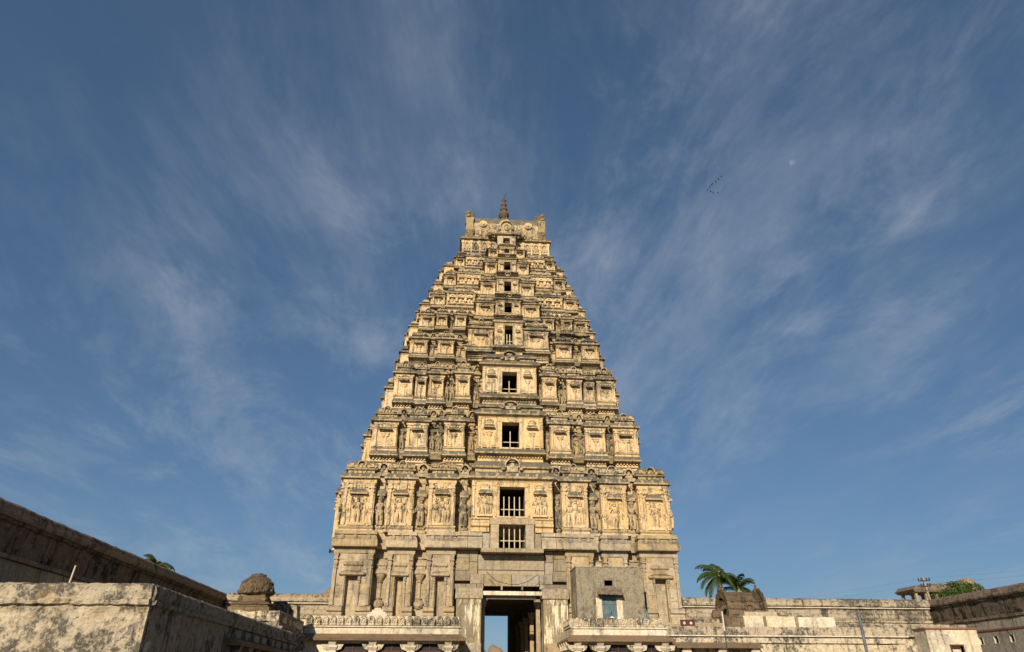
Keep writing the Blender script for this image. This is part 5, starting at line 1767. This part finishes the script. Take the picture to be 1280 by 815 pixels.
# pillared pavilion and boulders beyond the corner
pv_ = empty('hill_pavilion', (84.5, 80, 0))
tag(pv_, 'small flat-roofed pillared pavilion left of the bushy tree beyond the corner', 'pavilion')
MB().box(-5, 6, -3, 3, 0, 15.4).build('podium', 'rock', pv_, jit=.2, freq=.2)
MB().rect([(17.5, -2.2, 5, -2.6, 2.6), (17.9, -2.5, 5.2, -3, 3), (18.5, -1.9, 5.0, -2.6, 2.6), (19.1, 1.5, 4.6, -1.8, 1.8)]).build('roof', 'coping_brown', pv_, jit=.2, freq=.4)
for x in (-1.6, .4, 2.4, 4.2):
    for y in (-2.0, 2.0):
        MB().rect([(15.4, x - .25, x + .25, y - .25, y + .25), (17.2, x - .22, x + .22, y - .22, y + .22), (17.5, x - .5, x + .5, y - .3, y + .3)]).build('column', 'granite', pv_)


def boulder(name, c, r, seed, label, cat='boulder', mat='rock', nseg=18, nring=11):
    mb = MB()
    rings = []
    for i in range(nring + 1):
        a = -math.pi / 2 + math.pi * i / nring
        ring = []
        for j in range(nseg):
            t = 2 * math.pi * j / nseg
            d = Vector((max(.03, math.cos(a)) * math.cos(t), max(.03, math.cos(a)) * math.sin(t), math.sin(a)))
            k = 1 + .22 * noise.noise(d * 1.6 + Vector((seed, 0, 0))) + .1 * noise.noise(d * 4 + Vector((0, seed, 0)))
            ring.append((d.x * r[0] * k, d.y * r[1] * k, d.z * r[2] * k))
        rings.append(ring)
    mb.loft(rings)
    me = mb.mesh(name, mat)
    me.polygons.foreach_set('use_smooth', [True] * len(me.polygons))
    o = put(name, me, None, c)
    tag(o, label, cat)
    return o


boulder('boulder', (98.5, 86, 9), (7.5, 6, 11.6), 5.5, 'rounded brown boulder right of the bushy tree beyond the corner')
boulder('boulder', (8.05, 150, 8.4), (2.5, 3, 3.3), 1.5, 'rounded orange boulder seen through the gateway')
boulder('boulder', (4.3, 150, 8.2), (1.9, 3, 3.0), 8.5, 'smaller boulder at the left edge of the gateway view')

boulder('boulder', (7.0, 156, 2.5), (9, 5, 6.4), 3.3, 'broad brown rock carrying the two boulders beyond the gateway')

# rocky hill behind the tower, its left slope showing past the stone storey
hm = MB()
N_ = 40
rows = []
for i in range(N_ + 1):
    rows.append([])
    for j in range(N_ + 1):
        x = -46 + 46 * i / N_
        y = 120 + 70 * j / N_
        u = (x + 23) / 23
        v_ = (y - 155) / 35
        h = max(0, 1 - (u * u) ** .9) ** .65 * max(0, 1 - v_ * v_)
        h = h * 34 + 1.6 * noise.noise(Vector((x * .15, y * .15, 1))) * h + .8 * noise.noise(Vector((x * .5, y * .5, 1))) * h
        rows[-1].append((x - 2.5, y, h - .3))
for i in range(N_):
    for j in range(N_):
        pass
b0 = len(hm.v)
for r_ in rows:
    hm.v.extend(r_)
for i in range(N_):
    for j in range(N_):
        a = i * (N_ + 1) + j
        hm.f.append((a, a + N_ + 1, a + N_ + 2, a + 1))
struct(hm.build('rocky_hill', 'rock'))


# trees
def frond_mesh(L, droop, lift, seed, name='frond'):
    """one feathery palm frond from the origin along +x: leaflets hang from a curved rib"""
    rd = random.Random(seed)
    mb = MB()
    pts = []
    n = 22
    for i in range(n + 1):
        f = i / n
        a = lift - (lift + droop) * f ** 1.35
        pts.append(a)
    p = Vector((0, 0, 0))
    rib = [p.copy()]
    for i in range(n):
        p = p + Vector((math.cos(pts[i]), 0, math.sin(pts[i]))) * (L / n)
        rib.append(p.copy())
    mb.tube(rib, [.05 * (1 - .8 * i / n) for i in range(n + 1)], 4)
    for i in range(2, n + 1):
        f = i / n
        for sub in (0, .33, .66):
            if i == n and sub:
                continue
            q = rib[i] if sub == 0 else rib[i].lerp(rib[min(n, i + 1)], sub)
            d = (rib[i] - rib[i - 1]).normalized()
            ll = L * .26 * (math.sin(math.pi * min(1, .12 + f * .86)) ** .7 + .08) * rd.uniform(.85, 1.1)
            for sd in (-1, 1):
                v1 = (d * .55 + Vector((0, sd * .75, -.28 - .3 * rd.random()))).normalized()
                v2 = (d * .45 + Vector((0, sd * .35, -.9))).normalized()
                wv = d * (.045 + .01 * L / 4)
                a, b = q - wv * .5, q + wv * .5
                m_ = q + v1 * ll * .55
                e = m_ + v2 * ll * .5
                k = len(mb.v)
                mb.v.extend([tuple(a), tuple(b), tuple(m_ + wv * .5), tuple(m_ - wv * .5), tuple(e)])
                mb.f.extend([(k, k + 1, k + 2, k + 3), (k + 3, k + 2, k + 4)])
    return mb.mesh(name, 'palm_leaf')


def palm(loc, ztop, L, seed, label, fronds):
    root = empty('coconut_palm', loc)
    tag(root, label, 'palm tree', 'coconut palms behind the walls')
    MB().tube([(.5, .3, 0), (.35, .1, ztop * .35), (.1, 0, ztop * .7), (0, 0, ztop)], [.24, .18, .15, .17], 8).build('trunk', 'palm_trunk', root)
    MB().lathe(0, 0, [(.17, ztop - .3), (.26, ztop), (.2, ztop + .4), (.06, ztop + .8)], 8).build('crown_shaft', 'palm_rib', root)
    meshes = [frond_mesh(L, R(d), R(l), seed + k) for k, (d, l) in enumerate(((70, 30), (85, 10), (40, 62), (95, -15), (20, 78)))]
    for az, tp, s in fronds:
        o = put('frond', meshes[tp], root, (0, 0, ztop + .25), R(az))
        o.scale = (s, s, s)
    rd = random.Random(seed)
    for k in range(6):
        a = rd.uniform(0, 6.28)
        MB().ell((.28 * math.cos(a), .28 * math.sin(a), ztop - .15 - .15 * rd.random()), (.13, .13, .17), 8, 5).build('coconut', 'coconut', root)
    return root


palm((25.1, 25, 0), 12.2, 3.1, 3, 'coconut palm with drooping fronds left of the wagon-roofed shrine top',
     [(185, 0, 1), (200, 1, 1.1), (165, 2, 1), (215, 3, 1.1), (120, 2, .9), (150, 0, .95), (240, 3, .9), (60, 2, .8), (100, 4, .85), (30, 1, .75), (350, 3, .85), (330, 0, .7), (280, 1, .95), (310, 3, .9), (260, 0, .9), (190, 3, 1), (75, 4, .7)])
palm((27.4, 26, 0), 10.9, 3.0, 23, 'coconut palm with upright fronds rising behind the wagon-roofed shrine',
     [(10, 2, .9), (200, 2, .9), (90, 4, 1.0), (150, 4, .95), (270, 4, .9), (350, 1, .85), (170, 0, .9), (30, 0, .9), (220, 4, .85), (300, 2, .9), (120, 2, 1)])
palm((-30.3, 13, 0), 10.75, 1.9, 43, 'coconut palm whose top fronds just clear the tall left wall',
     [(180, 2, .8), (160, 4, 1), (20, 0, 1), (0, 1, 1), (200, 4, .85), (340, 0, 1.05), (90, 2, .7), (270, 2, .7)])


def leafy_tree(loc, h, clumps, seed, label, mats):
    root = empty('leafy_tree', loc)
    tag(root, label, 'tree')
    rd = random.Random(seed)
    tk = MB().tube([(0, 0, 0), (.2, 0, h * .3), (0, .1, h * .62)], [.45, .34, .22], 8)
    for (cx, cy, cz, r) in clumps:
        tk.tube([(0, .1, h * .55), (cx * .5, cy * .5, (h * .55 + cz) / 2 + .3), (cx, cy, cz)], [.18, .12, .05], 5)
    tk.build('trunk', 'bark', root)
    for mi, mt in enumerate(mats):
        mb = MB()
        for (cx, cy, cz, r) in clumps:
            for k in range(int(420 * r * r / len(mats) / 1.6)):
                v = Vector((rd.gauss(0, 1), rd.gauss(0, 1), rd.gauss(0, 1))).normalized() * r * rd.uniform(.55, 1.08)
                v.z *= .75
                c = Vector((cx, cy, cz)) + v
                nrm = Vector((rd.gauss(0, 1), rd.gauss(0, 1), rd.gauss(0.5, 1))).normalized()
                u = nrm.orthogonal().normalized()
                w_ = nrm.cross(u)
                s = rd.uniform(.10, .24)
                k0 = len(mb.v)
                mb.v.extend([tuple(c + u * s), tuple(c + w_ * s * .55), tuple(c - u * s), tuple(c - w_ * s * .55)])
                mb.f.append((k0, k0 + 1, k0 + 2, k0 + 3))
        mb.build('crown', mt, root)
    return root


leafy_tree((91.5, 78, 0), 19, [(-3.2, 0, 17.6, 1.6), (-1.2, -.5, 18.2, 1.6), (1.0, 0, 18.4, 1.7), (3.0, -.4, 18.0, 1.6), (-4.4, 0, 16.6, 1.4), (4.6, 0, 17.2, 1.4), (0, -1, 16.8, 2.0), (2.4, -1, 16.6, 1.8), (-2.4, -1, 16.4, 1.8)], 4,
           'bushy green tree between the pavilion and the brown boulder', ('leaf', 'leaf_light'))

# ------------------------------------------------------------------ moon and birds
mb = MB()
mb.ell((0, 0, 0), (19.0, 19.0, 19.0), 32, 18)
me = mb.mesh('moon', 'moon_rock')
me.polygons.foreach_set('use_smooth', [True] * len(me.polygons))
mo = put('moon', me, None, (2138.24, 3255.36, 3079.05))
tag(mo, 'pale daytime moon in the blue sky right of the flock', 'moon')


def bird_mesh():
    m = MB()
    m.loft([[(r * math.cos(a), x, r * .8 * math.sin(a)) for a in [2 * math.pi * j / 7 for j in range(7)]] for x, r in ((-.36, .02), (-.28, .05), (-.12, .10), (.06, .11), (.2, .07), (.28, .075), (.34, .05), (.44, .01))])
    for sd in (-1, 1):
        pts = [(sd * .06, .12, .04), (sd * .32, .2, .16), (sd * .72, .02, .10)]
        tr = [(sd * .06, -.12, .04), (sd * .34, -.06, .15), (sd * .74, -.06, .09)]
        k = len(m.v)
        for a, b in zip(pts, tr):
            m.v.extend([a, b, (a[0], a[1], a[2] - .02), (b[0], b[1], b[2] - .02)])
        for i in range(2):
            q = k + 4 * i
            m.f.extend([(q, q + 4, q + 5, q + 1), (q + 2, q + 3, q + 7, q + 6), (q, q + 2, q + 6, q + 4), (q + 1, q + 5, q + 7, q + 3)])
    m.rect([(-.01, -.09, .09, -.5, -.3), (.01, -.09, .09, -.5, -.3)])
    return m.mesh('bird', 'bird_black')


bm_ = bird_mesh()
BP = [(117.5, 193.9, 218.82), (116.31, 195.12, 218.1), (115.22, 196.24, 217.42), (114.02, 197.27, 216.9), (113.52, 197.86, 216.49), (112.88, 198.68, 215.88), (111.95, 199.74, 215.15), (113.57, 199.76, 214.23), (114.72, 199.74, 213.62), (116.79, 199.17, 213.11)]
BL = ['dark flying bird at the trailing end of the long upper arm of the flock', 'dark flying bird second from the end of the upper arm of the flock', 'dark flying bird third from the end of the upper arm of the flock',
      'dark flying bird fourth from the end of the upper arm of the flock', 'dark flying bird third behind the leader on the upper arm', 'dark flying bird next behind the leader on the upper arm',
      'leading dark bird at the point of the V-shaped flock', 'dark flying bird next behind the leader on the lower arm', 'dark flying bird in the middle of the short lower arm of the flock', 'dark flying bird trailing last on the short lower arm of the flock']
for p, l in zip(BP, BL):
    o = put('bird', bm_, None, p, R(60))
    o.rotation_euler = (R(8), R(10), R(75))
    tag(o, l, 'bird', 'birds flying in a V')
